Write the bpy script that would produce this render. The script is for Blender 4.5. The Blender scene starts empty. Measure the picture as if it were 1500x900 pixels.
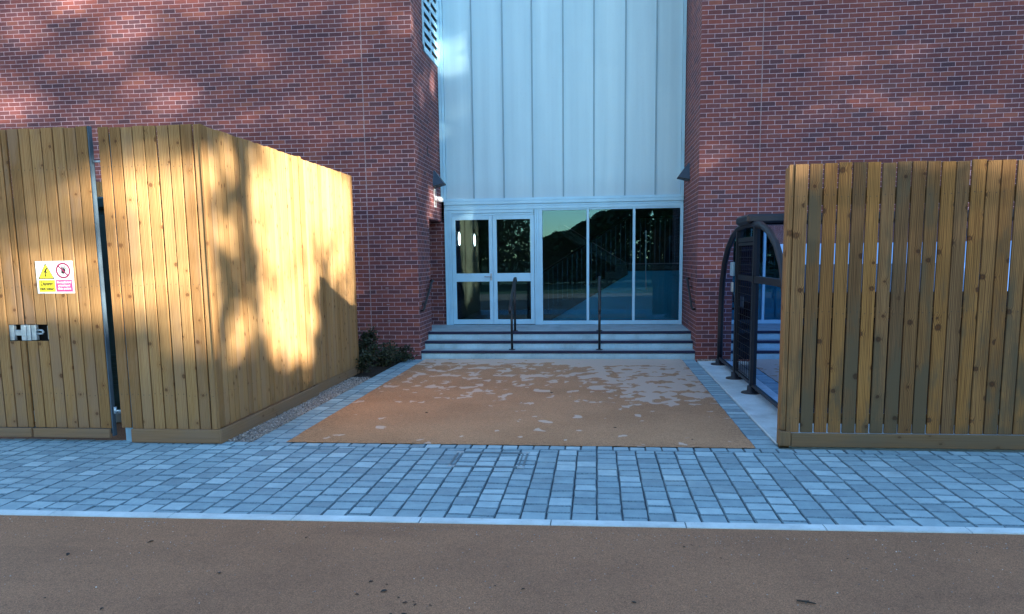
import bpy, math, random
from math import radians as RAD, sin, cos, pi
from mathutils import Vector, Matrix
random.seed(7)
scene = bpy.context.scene
col = scene.collection

# ------------------------------------------------------------------ helpers
class MB:
    """collects faces (with metre UVs) and links them as one mesh object"""
    def __init__(s): s.v=[]; s.f=[]; s.uv=[]; s.sm=[]; s.mi={}
    def poly(s, pts, uv=None, smooth=False):
        b=len(s.v); s.v+= [tuple(p) for p in pts]; s.f.append(tuple(range(b,b+len(pts))))
        if uv is None: uv=[(p[0],p[1]) for p in pts]
        s.uv.append(list(uv)); s.sm.append(smooth)
    def hexa(s, P, lu=None):
        """8 corners: bottom 0-3 ccw, top 4-7; uv: (girth, along) with the longest axis as v"""
        b=len(s.v); s.v+=[tuple(p) for p in P]
        P=[Vector(p) for p in P]
        ex=(P[1]-P[0]).length; ey=(P[3]-P[0]).length; ez=(P[4]-P[0]).length
        L=max(ex,ey,ez)
        ax=[Vector((1,0,0)),Vector((0,1,0)),Vector((0,0,1))]
        d=[(P[1]-P[0]),(P[3]-P[0]),(P[4]-P[0])]
        d=[q.normalized() if q.length>1e-9 else ax[i] for i,q in enumerate(d)]
        loc=[Vector((d[0].dot(p-P[0]),d[1].dot(p-P[0]),d[2].dot(p-P[0]))) for p in P]
        k=[ex,ey,ez].index(L); o=[i for i in range(3) if i!=k]
        for f in ((0,3,2,1),(4,5,6,7),(0,1,5,4),(1,2,6,5),(2,3,7,6),(3,0,4,7)):
            s.f.append(tuple(b+i for i in f)); s.sm.append(False)
            sp=[max(loc[i][a] for i in f)-min(loc[i][a] for i in f) for a in range(3)]
            if sp[k]>1e-6: s.uv.append([(loc[i][o[0]]+loc[i][o[1]]*1.7, loc[i][k]) for i in f])
            else: s.uv.append([(loc[i][o[0]], loc[i][o[1]]) for i in f])
    def box(s,x0,x1,y0,y1,z0,z1):
        s.hexa([(x0,y0,z0),(x1,y0,z0),(x1,y1,z0),(x0,y1,z0),(x0,y0,z1),(x1,y0,z1),(x1,y1,z1),(x0,y1,z1)])
    def bev(s,x0,x1,y0,y1,z0,z1,b=.003):
        """box with a chamfered edge all round (12-edge chamfer)"""
        b=min(b,(x1-x0)*.3,(y1-y0)*.3,(z1-z0)*.3)
        X=(x0,x0+b,x1-b,x1);Y=(y0,y0+b,y1-b,y1);Z=(z0,z0+b,z1-b,z1)
        vid={}
        base=len(s.v)
        def V(i,j,k):
            key=(i,j,k)
            if key not in vid: vid[key]=len(s.v); s.v.append((X[i],Y[j],Z[k]))
            return vid[key]
        dims=(x1-x0,y1-y0,z1-z0); kk=dims.index(max(dims)); o=[a for a in range(3) if a!=kk]
        off=(x0,y0,z0)
        def F(*ids):
            s.f.append(ids); s.sm.append(False)
            l=[[s.v[i][a]-off[a] for a in range(3)] for i in ids]
            sp=max(q[kk] for q in l)-min(q[kk] for q in l)
            if sp>b*1.5: s.uv.append([(q[o[0]]+q[o[1]]*1.7,q[kk]) for q in l])
            else: s.uv.append([(q[o[0]],q[o[1]]) for q in l])
        F(V(1,1,0),V(1,2,0),V(2,2,0),V(2,1,0)); F(V(1,1,3),V(2,1,3),V(2,2,3),V(1,2,3))
        F(V(1,0,1),V(2,0,1),V(2,0,2),V(1,0,2)); F(V(1,3,1),V(1,3,2),V(2,3,2),V(2,3,1))
        F(V(0,1,1),V(0,1,2),V(0,2,2),V(0,2,1)); F(V(3,1,1),V(3,2,1),V(3,2,2),V(3,1,2))
        # edges
        F(V(1,0,2),V(2,0,2),V(2,1,3),V(1,1,3)); F(V(1,0,1),V(1,1,0),V(2,1,0),V(2,0,1))
        F(V(1,3,2),V(1,2,3),V(2,2,3),V(2,3,2)); F(V(1,3,1),V(2,3,1),V(2,2,0),V(1,2,0))
        F(V(0,1,2),V(1,1,3),V(1,2,3),V(0,2,2)); F(V(0,1,1),V(0,2,1),V(1,2,0),V(1,1,0))
        F(V(3,1,2),V(3,2,2),V(2,2,3),V(2,1,3)); F(V(3,1,1),V(2,1,0),V(2,2,0),V(3,2,1))
        F(V(0,1,1),V(1,0,1),V(1,0,2),V(0,1,2)); F(V(3,1,1),V(3,1,2),V(2,0,2),V(2,0,1))
        F(V(0,2,1),V(0,2,2),V(1,3,2),V(1,3,1)); F(V(3,2,1),V(2,3,1),V(2,3,2),V(3,2,2))
        # corners
        F(V(0,1,1),V(1,1,0),V(1,0,1)); F(V(3,1,1),V(2,0,1),V(2,1,0)); F(V(0,2,1),V(1,3,1),V(1,2,0)); F(V(3,2,1),V(2,2,0),V(2,3,1))
        F(V(0,1,2),V(1,0,2),V(1,1,3)); F(V(3,1,2),V(2,1,3),V(2,0,2)); F(V(0,2,2),V(1,2,3),V(1,3,2)); F(V(3,2,2),V(2,3,2),V(2,2,3))
    def bar(s,a,b,w,h,up=(0,0,1)):
        a=Vector(a);b=Vector(b);d=(b-a).normalized(); u=Vector(up)
        if abs(d.dot(u))>.98: u=Vector((0,1,0))
        r=d.cross(u).normalized(); u=r.cross(d)
        P=[]
        for e in (a,b):
            for (i,j) in ((-1,-1),(1,-1),(1,1),(-1,1)): P.append(e+r*(i*w/2)+u*(j*h/2))
        s.hexa(P)
    def tube(s,pts,r,n=10,closed=False,cap=True):
        pts=[Vector(p) for p in pts]; m=len(pts); b0=len(s.v); up=None
        rr=r if isinstance(r,(list,tuple)) else [r]*m
        for i,p in enumerate(pts):
            if closed: d=(pts[(i+1)%m]-pts[i-1])
            else: d=pts[min(i+1,m-1)]-pts[max(i-1,0)]
            d.normalize()
            if up is None:
                up=Vector((0,0,1)) if abs(d.z)<.9 else Vector((1,0,0))
            up=(up-d*up.dot(d)).normalized(); q=d.cross(up)
            for k in range(n):
                t=2*pi*k/n; s.v.append(tuple(p+(up*cos(t)+q*sin(t))*rr[i]))
        for i in range(m if closed else m-1):
            j=(i+1)%m
            for k in range(n):
                k2=(k+1)%n
                s.f.append((b0+i*n+k,b0+i*n+k2,b0+j*n+k2,b0+j*n+k)); s.sm.append(True)
                s.uv.append([(k/n*.1,i*.1),(k2/n*.1,i*.1),(k2/n*.1,j*.1),(k/n*.1,j*.1)])
        if cap and not closed:
            for i,rev in ((0,False),(m-1,True)):
                ids=[b0+i*n+k for k in range(n)]
                if not rev: ids.reverse()
                s.f.append(tuple(ids)); s.sm.append(False); s.uv.append([(0,0)]*n)
    def lathe(s,prof,c,n=20):
        b0=len(s.v)
        for r,z in prof:
            for k in range(n): s.v.append((c[0]+r*cos(2*pi*k/n),c[1]+r*sin(2*pi*k/n),c[2]+z))
        for i in range(len(prof)-1):
            for k in range(n):
                k2=(k+1)%n; s.f.append((b0+i*n+k,b0+i*n+k2,b0+(i+1)*n+k2,b0+(i+1)*n+k)); s.sm.append(True); s.uv.append([(0,0)]*4)
    def prism(s,poly,axis,a,b):
        """extrude a 2D polygon along axis ('x': poly in y,z; 'y': poly in x,z; 'z': poly in x,y)"""
        def P(q,t): return (t,q[0],q[1]) if axis=='x' else ((q[0],t,q[1]) if axis=='y' else (q[0],q[1],t))
        n=len(poly); b0=len(s.v)
        s.v+=[P(q,a) for q in poly]+[P(q,b) for q in poly]
        s.f.append(tuple(b0+i for i in range(n))); s.f.append(tuple(b0+n+i for i in reversed(range(n)))); s.sm+=[False]*2
        s.uv+=[[tuple(q) for q in poly],[tuple(q) for q in reversed(poly)]]
        for i in range(n):
            j=(i+1)%n; s.f.append((b0+i,b0+n+i,b0+n+j,b0+j)); s.sm.append(False); s.uv.append([(0,0),(b-a,0),(b-a,.1),(0,.1)])
    def build(s,name,mat,parent=None,kind=None,label=None,mat2=None):
        off=Vector((0,0,0)); p=parent
        while p is not None: off+=p.location; p=p.parent
        me=bpy.data.meshes.new(name)
        me.from_pydata([(x-off.x,y-off.y,z-off.z) for x,y,z in s.v],[],s.f)
        ul=me.uv_layers.new(name='UVMap')
        flat=[c for u in s.uv for q in u for c in q]
        ul.data.foreach_set('uv',flat)
        me.polygons.foreach_set('use_smooth',s.sm)
        me.materials.append(mat)
        if mat2:
            me.materials.append(mat2)
            for i in s.mi: me.polygons[i].material_index=1
        me.update()
        o=bpy.data.objects.new(name,me); col.objects.link(o)
        if parent is not None: o.parent=parent
        if kind: o['kind']=kind
        if label: o['label']=label
        return o

def thing(name,label,cat,loc=(0,0,0),group=None):
    o=bpy.data.objects.new(name,None); col.objects.link(o); o.location=loc; o.empty_display_size=.2
    o['label']=label; o['category']=cat
    if group: o['group']=group
    return o
def tag(o,label,cat,group=None):
    o['label']=label; o['category']=cat
    if group: o['group']=group
    return o
def copy_thing(o,loc,label):
    c=o.copy(); col.objects.link(c); c.location=loc; c['label']=label
    for ch in list(o.children):
        d=ch.copy(); col.objects.link(d); d.parent=c
        for g in list(ch.children):
            e=g.copy(); col.objects.link(e); e.parent=d
    return c

# ------------------------------------------------------------------ materials
class NT:
    def __init__(s,name):
        s.m=bpy.data.materials.new(name); s.m.use_nodes=True; s.n=s.m.node_tree.nodes; s.l=s.m.node_tree.links
        s.n.clear(); s.out=s.n.new('ShaderNodeOutputMaterial')
    def N(s,t,ins=None,**kw):
        nd=s.n.new('ShaderNode'+t)
        for k,v in kw.items(): setattr(nd,k,v)
        for k,v in (ins or {}).items(): s.set(nd,k,v)
        return nd
    def set(s,nd,k,v):
        i=nd.inputs[k]
        if hasattr(v,'is_output') or hasattr(v,'links'): s.l.new(v,i)
        else:
            if isinstance(v,(tuple,list)) and i.type=='RGBA' and len(v)==3: v=(*v,1)
            i.default_value=v
    def math(s,op,a,b=0.0,c=0.0):
        nd=s.N('Math',operation=op); s.set(nd,0,a); s.set(nd,1,b)
        if op in('MULTIPLY_ADD',): s.set(nd,2,c)
        return nd.outputs[0]
    def mix(s,f,a,b,bt='MIX'):
        nd=s.N('Mix',data_type='RGBA',blend_type=bt); s.set(nd,0,f); s.set(nd,6,a); s.set(nd,7,b); return nd.outputs[2]
    def ramp(s,f,stops,interp='LINEAR'):
        nd=s.N('ValToRGB'); cr=nd.color_ramp; cr.interpolation=interp
        while len(cr.elements)<len(stops): cr.elements.new(.5)
        for e,(p,c) in zip(cr.elements,stops):
            e.position=p; e.color=(*c,1) if len(c)==3 else c
        s.set(nd,0,f); return nd.outputs[0]
    def noise(s,vec,scale,detail=4,rough=.55,dist=0.0):
        nd=s.N('TexNoise',{'Scale':scale,'Detail':detail,'Roughness':rough,'Distortion':dist}); 
        if vec is not None: s.set(nd,'Vector',vec)
        return nd.outputs['Fac']
    def bsdf(s,color,rough=.6,bump=None,bstr=.3,bdist=.005,metal=0.0,spec=.5,**extra):
        b=s.N('BsdfPrincipled'); s.set(b,'Base Color',color); s.set(b,'Roughness',rough); s.set(b,'Metallic',metal); s.set(b,'Specular IOR Level',spec)
        for k,v in extra.items(): s.set(b,k,v)
        if bump is not None:
            bp=s.N('Bump',{'Strength':bstr,'Distance':bdist,'Height':bump}); s.l.new(bp.outputs[0],b.inputs['Normal'])
        s.l.new(b.outputs[0],s.out.inputs[0]); return b
    def pos(s): return s.N('NewGeometry').outputs['Position']
    def isl(s): return s.N('NewGeometry').outputs['Random Per Island']
    def uv(s): return s.N('UVMap').outputs[0]
    def mapping(s,vec,scale=(1,1,1),loc=(0,0,0)):
        nd=s.N('Mapping'); s.set(nd,'Vector',vec); s.set(nd,'Scale',scale); s.set(nd,'Location',loc); return nd.outputs[0]
    def smooth(s,v,lo,hi):
        nd=s.N('MapRange',interpolation_type='SMOOTHSTEP'); s.set(nd,0,v); s.set(nd,1,lo); s.set(nd,2,hi); s.set(nd,3,0.0); s.set(nd,4,1.0); return nd.outputs[0]

def mat_simple(name,c,rough=.5,metal=0.0,var=.15,scale=8.0,spec=.5,bumpd=.0015):
    t=NT(name); p=t.pos(); n=t.noise(p,scale,5); n2=t.noise(p,scale*14,3)
    d=tuple(x*(1-var) for x in c); b=tuple(min(1,x*(1+var)) for x in c)
    c1=t.ramp(n,[(.3,d),(.7,b)])
    r=t.math('MULTIPLY_ADD',n2,.25,rough-.12)
    t.bsdf(c1,r,n2,.15,bumpd,metal,spec); return t.m

def mat_wood(name,cols,dark,weather,wcol,seed,ks=1.0,gc=(.58,.50,.42),nails=(.49,1.59,2.74)):
    """softwood boards: uv.x across / uv.y along the grain, each board its own tone"""
    t=NT(name); r=t.isl(); uv=t.uv(); geo=t.pos()
    off=t.N('CombineXYZ',{0:t.math('MULTIPLY',r,71.3),1:t.math('MULTIPLY',r,193.7),2:t.math('MULTIPLY',r,17.0+seed)})
    v=t.N('VectorMath',operation='ADD'); t.set(v,0,uv); t.set(v,1,off.outputs[0]); v=v.outputs[0]
    # knots
    kn=t.N('TexVoronoi',{'Scale':1.0,'Randomness':1.0},voronoi_dimensions='2D'); t.set(kn,'Vector',t.mapping(v,(8.0,2.6,1)))
    sep=t.N('SeparateXYZ'); t.set(sep,0,v)
    kd=kn.outputs['Distance']
    # rounder knots: use a second metric in true metres
    kp=t.N('VectorMath',operation='SUBTRACT'); t.set(kp,0,t.mapping(v,(8.0,2.6,1))); t.set(kp,1,kn.outputs['Position'])
    kp2=t.mapping(kp.outputs[0],(1/8.0,1/2.6,0)); ln=t.N('VectorMath',operation='LENGTH'); t.set(ln,0,kp2); kr=ln.outputs['Value']
    wob=t.noise(t.mapping(v,(40,40,1)),1.0,2); kr=t.math('ADD',kr,t.math('MULTIPLY_ADD',wob,.016,-.008))
    pick=t.N('SeparateColor'); t.set(pick,0,kn.outputs['Color']); has=t.smooth(pick.outputs[0],.50,.54)
    size=t.math('MULTIPLY_ADD',pick.outputs[1],.014*ks,.005*ks)
    q=t.math('DIVIDE',kr,size)
    kin=t.math('MULTIPLY',has,t.math('SUBTRACT',1.0,t.smooth(q,.75,1.35)))
    knot=t.math('MULTIPLY',has,t.math('MULTIPLY',t.smooth(q,.25,.85),t.math('SUBTRACT',1.0,t.smooth(q,.9,1.6))))
    halo=t.math('MULTIPLY',has,t.math('SUBTRACT',1.0,t.smooth(kr,.005,.06)))
    # grain lines bend round the knots
    gx=t.math('ADD',sep.outputs[0],t.math('MULTIPLY',halo,.018))
    gv=t.N('CombineXYZ',{0:gx,1:sep.outputs[1],2:t.math('MULTIPLY',r,9.0)}).outputs[0]
    warp=t.noise(t.mapping(gv,(4,.9,1)),1.0,3)
    g1=t.noise(t.mapping(gv,(75,1.3,1)),1.0,4,.6,.4)
    g2=t.noise(t.mapping(gv,(260,5,1)),1.0,3,.6)
    w=t.N('TexWave',{'Scale':1.0,'Distortion':5.0,'Detail':2.0,'Detail Scale':.8},wave_type='BANDS',bands_direction='X'); t.set(w,'Vector',t.mapping(gv,(22,.9,1)))
    g=t.math('ADD',t.math('MULTIPLY',g1,.62),t.math('ADD',t.math('MULTIPLY',g2,.2),t.math('MULTIPLY',w.outputs['Fac'],.18)))
    tone=t.ramp(r,[(i/(len(cols)-1) if len(cols)>1 else 0,c) for i,c in enumerate(cols)])
    c=t.mix(t.smooth(g,.32,.66),t.mix(1.0,tone,gc,'MULTIPLY'),tone)
    c=t.mix(t.math('MULTIPLY',warp,.35),c,t.mix(1.0,c,(.8,.74,.62),'MULTIPLY'))
    # blotchy weathering, more of it low down
    pz=t.N('SeparateXYZ'); t.set(pz,0,geo)
    bl=t.noise(t.mapping(gv,(5,1.6,1)),1.0,5,.6); isl2=t.math('FRACT',t.math('MULTIPLY',r,53.17))
    low=t.smooth(pz.outputs[2],1.7,.0)
    wm=t.math('MULTIPLY',t.smooth(t.math('ADD',t.math('MULTIPLY_ADD',isl2,.26,-.13),t.math('ADD',bl,t.math('MULTIPLY',low,.16))),.52,.78),weather)
    c=t.mix(wm,c,wcol)
    c=t.mix(t.math('MULTIPLY',halo,.35),c,t.mix(1.0,c,(.72,.55,.38),'MULTIPLY'))
    c=t.mix(t.math('MULTIPLY',kin,.75),c,t.mix(1.0,c,(.40,.27,.18),'MULTIPLY'))
    c=t.mix(t.math('MULTIPLY',knot,.6),c,dark)
    # nail heads at the three rails
    su=t.N('SeparateXYZ'); t.set(su,0,uv); pz0=t.N('SeparateXYZ'); t.set(pz0,0,geo)
    du=t.math('MINIMUM',t.math('ABSOLUTE',t.math('SUBTRACT',su.outputs[0],.028)),t.math('ABSOLUTE',t.math('SUBTRACT',su.outputs[0],.086)))
    jz=t.math('MULTIPLY_ADD',r,.03,-.015)
    zz=t.math('ADD',pz0.outputs[2],jz); dz=None
    for z0 in nails:
        e=t.math('ABSOLUTE',t.math('SUBTRACT',zz,z0)); dz=e if dz is None else t.math('MINIMUM',dz,e)
    dd=t.math('SQRT',t.math('ADD',t.math('MULTIPLY',du,du),t.math('MULTIPLY',dz,dz)))
    c=t.mix(t.math('MULTIPLY',t.math('SUBTRACT',1.0,t.smooth(dd,.003,.0075)),.7),c,(.05,.045,.04))
    # rust-grey streak under each nail
    sd2=t.math('MULTIPLY',t.math('SUBTRACT',1.0,t.smooth(du,.002,.012)),t.smooth(t.noise(t.mapping(v,(30,2,1)),1.0,2),.5,.7))
    c=t.mix(t.math('MULTIPLY',sd2,.18),c,(.10,.08,.06))
    # damp end near the ground
    c=t.mix(t.math('MULTIPLY',t.smooth(pz.outputs[2],.35,.0),.25),c,(.06,.05,.035))
    h=t.math('SUBTRACT',g,t.math('MULTIPLY',knot,.3))
    t.bsdf(c,.78,h,.35,.002,0,.25)
    return t.m

def mat_brick():
    t=NT('brickwork'); uv=t.uv()
    b=t.N('TexBrick',{'Scale':1.0,'Mortar Size':.0043,'Mortar Smooth':.15,'Bias':0.0,'Brick Width':.225,'Row Height':.075,'Color1':(0,0,0,1),'Color2':(1,1,1,1),'Mortar':(0,0,0,1)},offset=.5,offset_frequency=2,squash=1.0)
    # slightly uneven courses
    wv=t.N('TexNoise',{'Scale':2.2,'Detail':2.0},noise_dimensions='2D'); t.set(wv,'Vector',uv)
    w2=t.N('TexNoise',{'Scale':55.0,'Detail':2.0},noise_dimensions='2D'); t.set(w2,'Vector',uv)
    a=t.N('VectorMath',operation='MULTIPLY_ADD'); t.set(a,0,wv.outputs['Color']); t.set(a,1,(.010,.008,0)); t.set(a,2,uv)
    a2=t.N('VectorMath',operation='MULTIPLY_ADD'); t.set(a2,0,w2.outputs['Color']); t.set(a2,1,(.005,.004,0)); t.set(a2,2,a.outputs[0])
    t.set(b,'Vector',a2.outputs[0])
    r=b.outputs['Color']; fac=b.outputs['Fac']
    c=t.ramp(r,[(0,(.10,.044,.052)),(.18,(.145,.049,.052)),(.4,(.19,.056,.051)),(.62,(.235,.066,.054)),(.8,(.16,.056,.060)),(.93,(.28,.088,.062)),(1,(.11,.054,.066))])
    big=t.noise(uv,.55,4,.6); c=t.mix(t.smooth(big,.42,.62),c,t.mix(1.0,c,(.76,.79,.90),'MULTIPLY'))
    sp=t.noise(uv,90,4,.65); c=t.mix(t.math('MULTIPLY',t.smooth(sp,.5,.75),.5),c,t.mix(1.0,c,(.45,.45,.5),'MULTIPLY'))
    sp2=t.noise(uv,38,3); c=t.mix(t.math('MULTIPLY',t.smooth(sp2,.55,.8),.4),c,(.30,.17,.15))
    mort=t.ramp(t.noise(uv,14,4),[(.3,(.40,.275,.305)),(.7,(.56,.40,.45))])
    c=t.mix(fac,c,mort)
    # rain streaks / soot
    st=t.noise(t.mapping(uv,(2.2,.22,1)),1.0,4); c=t.mix(t.math('MULTIPLY',t.smooth(st,.5,.75),.28),c,t.mix(1.0,c,(.5,.5,.58),'MULTIPLY'))
    h=t.math('SUBTRACT',t.math('MULTIPLY',t.noise(uv,120,3),.25),fac)
    t.bsdf(c,.85,h,.55,.006,0,.3); return t.m

def mat_paver():
    t=NT('block_paving'); r=t.isl(); p=t.pos()
    c=t.ramp(r,[(0,(.20,.305,.355)),(.25,(.275,.415,.475)),(.5,(.24,.37,.425)),(.75,(.31,.46,.52)),(1,(.385,.545,.60))])
    n=t.noise(p,9,5,.6); c=t.mix(t.smooth(n,.36,.66),t.mix(1.0,c,(.84,.85,.88),'MULTIPLY'),c)
    f=t.noise(p,160,4,.7); c=t.mix(t.math('MULTIPLY',t.smooth(f,.5,.72),.55),c,t.mix(1.0,c,(.5,.52,.55),'MULTIPLY'))
    st=t.noise(p,1.1,5,.65); c=t.mix(t.math('MULTIPLY',t.smooth(st,.56,.74),.5),c,(.15,.20,.23))
    t.bsdf(c,.8,t.math('ADD',f,t.math('MULTIPLY',n,.6)),.5,.003,0,.35); return t.m

def mat_resin(name,base,dark,patches):
    t=NT(name); p=t.pos(); sx=t.N('SeparateXYZ'); t.set(sx,0,p)
    vo=t.N('TexVoronoi',{'Scale':240.0}); t.set(vo,'Vector',p)
    g=t.N('SeparateColor'); t.set(g,0,vo.outputs['Color'])
    c=t.ramp(g.outputs[0],[(0,tuple(x*.55 for x in base)),(.4,base),(.8,tuple(x*1.25 for x in base)),(1,tuple(min(1,x*1.7) for x in base))])
    n=t.noise(p,.9,5,.6); c=t.mix(t.smooth(n,.35,.7),c,t.mix(1.0,c,dark,'MULTIPLY'))
    n3=t.noise(p,18,4,.65); c=t.mix(t.math('MULTIPLY',t.smooth(n3,.5,.75),.35),c,t.mix(1.0,c,(.6,.6,.62),'MULTIPLY'))
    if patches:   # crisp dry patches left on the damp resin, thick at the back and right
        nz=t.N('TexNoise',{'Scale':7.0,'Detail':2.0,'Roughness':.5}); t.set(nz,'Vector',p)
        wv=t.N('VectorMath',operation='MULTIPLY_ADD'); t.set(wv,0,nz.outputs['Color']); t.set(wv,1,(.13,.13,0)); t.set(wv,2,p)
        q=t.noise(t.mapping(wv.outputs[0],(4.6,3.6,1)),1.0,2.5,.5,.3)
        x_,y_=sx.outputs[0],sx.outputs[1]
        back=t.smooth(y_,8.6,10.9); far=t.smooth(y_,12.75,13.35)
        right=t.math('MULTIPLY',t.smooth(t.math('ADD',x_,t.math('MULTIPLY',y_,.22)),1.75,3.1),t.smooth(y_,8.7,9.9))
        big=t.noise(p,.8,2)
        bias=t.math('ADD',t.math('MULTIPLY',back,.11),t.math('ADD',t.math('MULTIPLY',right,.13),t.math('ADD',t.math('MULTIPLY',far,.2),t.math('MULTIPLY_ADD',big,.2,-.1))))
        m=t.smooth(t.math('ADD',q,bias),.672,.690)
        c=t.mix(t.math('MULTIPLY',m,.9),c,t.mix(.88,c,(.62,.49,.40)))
        # silt along the edges
        ed=t.math('MAXIMUM',t.smooth(x_,-2.75,-3.1),t.math('MAXIMUM',t.smooth(x_,1.25,1.5),t.smooth(y_,7.55,7.3)))
        c=t.mix(t.math('MULTIPLY',t.math('MULTIPLY',ed,t.smooth(n3,.4,.65)),.55),c,t.mix(1.0,c,(.55,.56,.6),'MULTIPLY'))
        gr2=t.smooth(x_,-1.2,1.4); c=t.mix(t.math('MULTIPLY',gr2,.35),c,t.mix(1.0,c,(.72,.80,.92),'MULTIPLY'))  # right side greyed: paints in the fence's warm bounce staying on the left
    else:
        # scuffs, dark damp stains and pale tyre sweeps
        s1=t.noise(t.mapping(p,(.35,1.4,1)),1.0,5,.65,.6); c=t.mix(t.math('MULTIPLY',t.smooth(s1,.52,.72),.45),c,t.mix(1.0,c,(.58,.58,.6),'MULTIPLY'))
        s2=t.noise(t.mapping(p,(.5,2.2,1)),1.0,4,.6,.3); c=t.mix(t.math('MULTIPLY',t.smooth(s2,.6,.75),.4),c,t.mix(1.0,c,(1.3,1.25,1.2),'MULTIPLY'))
        s3=t.noise(p,45,3,.8); c=t.mix(t.math('MULTIPLY',t.smooth(s3,.62,.7),.55),c,t.mix(1.0,c,(.4,.4,.42),'MULTIPLY'))
    h=vo.outputs['Distance']
    t.bsdf(c,.75,h,.35,.003,0,.35); return t.m

def mat_concrete(name,base,sc=1.0):
    t=NT(name); p=t.pos(); n=t.noise(p,3*sc,6,.65); f=t.noise(p,120*sc,4,.7)
    c=t.ramp(n,[(.3,tuple(x*.78 for x in base)),(.7,tuple(x*1.12 for x in base))])
    c=t.mix(t.math('MULTIPLY',t.smooth(f,.5,.75),.35),c,t.mix(1.0,c,(.6,.6,.6),'MULTIPLY'))
    st=t.noise(t.mapping(p,(1.6,1.6,.5)),1.0,5,.65,.4); c=t.mix(t.math('MULTIPLY',t.smooth(st,.5,.72),.42),c,t.mix(1.0,c,(.55,.55,.56),'MULTIPLY'))
    s4=t.noise(p,26,3,.75); c=t.mix(t.math('MULTIPLY',t.smooth(s4,.60,.70),.4),c,t.mix(1.0,c,(.5,.5,.5),'MULTIPLY'))
    t.bsdf(c,.82,f,.35,.002,0,.3); return t.m

def mat_poly():
    t=NT('polycarbonate'); p=t.pos(); uv=t.uv(); s=t.N('SeparateXYZ'); t.set(s,0,uv)
    r=t.isl()
    wv=t.math('SINE',t.math('MULTIPLY',s.outputs[0],2*pi/.026))
    off=t.N('CombineXYZ',{0:t.math('MULTIPLY',r,20.0),1:0.0,2:0.0}).outputs[0]
    v=t.N('VectorMath',operation='ADD'); t.set(v,0,uv); t.set(v,1,off)
    st=t.noise(t.mapping(v.outputs[0],(3.0,.12,1)),1.0,3)
    cl=t.noise(t.mapping(v.outputs[0],(.8,.45,1)),1.0,5,.6)
    c=t.ramp(st,[(.3,(.43,.67,.79)),(.7,(.57,.83,.94))])
    c=t.mix(t.math('MULTIPLY',t.smooth(cl,.45,.7),.4),c,t.mix(1.0,c,(.82,.87,.9),'MULTIPLY'))
    dirt=t.noise(p,30,4,.7); c=t.mix(t.math('MULTIPLY',t.smooth(dirt,.55,.8),.15),c,(.3,.33,.35))
    # dust gathers by the foot and the seams
    edge=t.smooth(s.outputs[1],.5,.0); c=t.mix(t.math('MULTIPLY',edge,.25),c,(.34,.42,.5))
    d=t.N('BsdfPrincipled'); t.set(d,'Base Color',c); t.set(d,'Roughness',t.math('MULTIPLY_ADD',cl,.10,.30)); t.set(d,'Specular IOR Level',.6)
    bp=t.N('Bump',{'Strength':.25,'Distance':.002,'Height':t.math('ADD',t.math('MULTIPLY',wv,.3),t.math('MULTIPLY',cl,1.0))}); t.l.new(bp.outputs[0],d.inputs['Normal'])
    tr=t.N('BsdfTranslucent',{'Color':(.5,.65,.75,1)})
    mx=t.N('MixShader',{0:.05}); t.l.new(d.outputs[0],mx.inputs[1]); t.l.new(tr.outputs[0],mx.inputs[2])
    t.l.new(mx.outputs[0],t.out.inputs[0]); return t.m

def mat_glass(name,tint,ior=1.75,rough=0.0,wobble=.0,gc=(.36,.72,1)):
    t=NT(name)
    fr=t.N('Fresnel',{'IOR':ior}); tr=t.N('BsdfTransparent',{'Color':(*tint,1)}); gl=t.N('BsdfGlossy',{'Roughness':rough,'Color':(*gc,1)})
    if wobble:
        n=t.noise(t.pos(),1.3,2); bp=t.N('Bump',{'Strength':wobble,'Distance':.02,'Height':n}); t.l.new(bp.outputs[0],gl.inputs['Normal'])
    mx=t.N('MixShader'); t.l.new(fr.outputs[0],mx.inputs[0]); t.l.new(tr.outputs[0],mx.inputs[1]); t.l.new(gl.outputs[0],mx.inputs[2])
    t.l.new(mx.outputs[0],t.out.inputs[0]); return t.m

def mat_leaf(name,a,b,c3):
    t=NT(name); r=t.isl(); c=t.ramp(r,[(0,a),(.6,b),(1,c3)])
    d=t.N('BsdfPrincipled',{'Roughness':.5,'Specular IOR Level':.4}); t.set(d,'Base Color',c)
    tr=t.N('BsdfTranslucent'); t.set(tr,'Color',c); mx=t.N('MixShader',{0:.18}); t.l.new(d.outputs[0],mx.inputs[1]); t.l.new(tr.outputs[0],mx.inputs[2])
    t.l.new(mx.outputs[0],t.out.inputs[0]); return t.m

def mat_gravel():
    t=NT('gravel_stones'); r=t.isl(); c=t.ramp(r,[(0,(.10,.09,.09)),(.3,(.26,.22,.19)),(.55,(.40,.33,.28)),(.8,(.20,.19,.20)),(1,(.55,.50,.46))])
    t.bsdf(c,.7,t.noise(t.pos(),150,3),.3,.002); return t.m

def mat_emit(name,c,s):
    t=NT(name); e=t.N('Emission',{'Color':(*c,1),'Strength':s}); t.l.new(e.outputs[0],t.out.inputs[0]); return t.m

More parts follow.
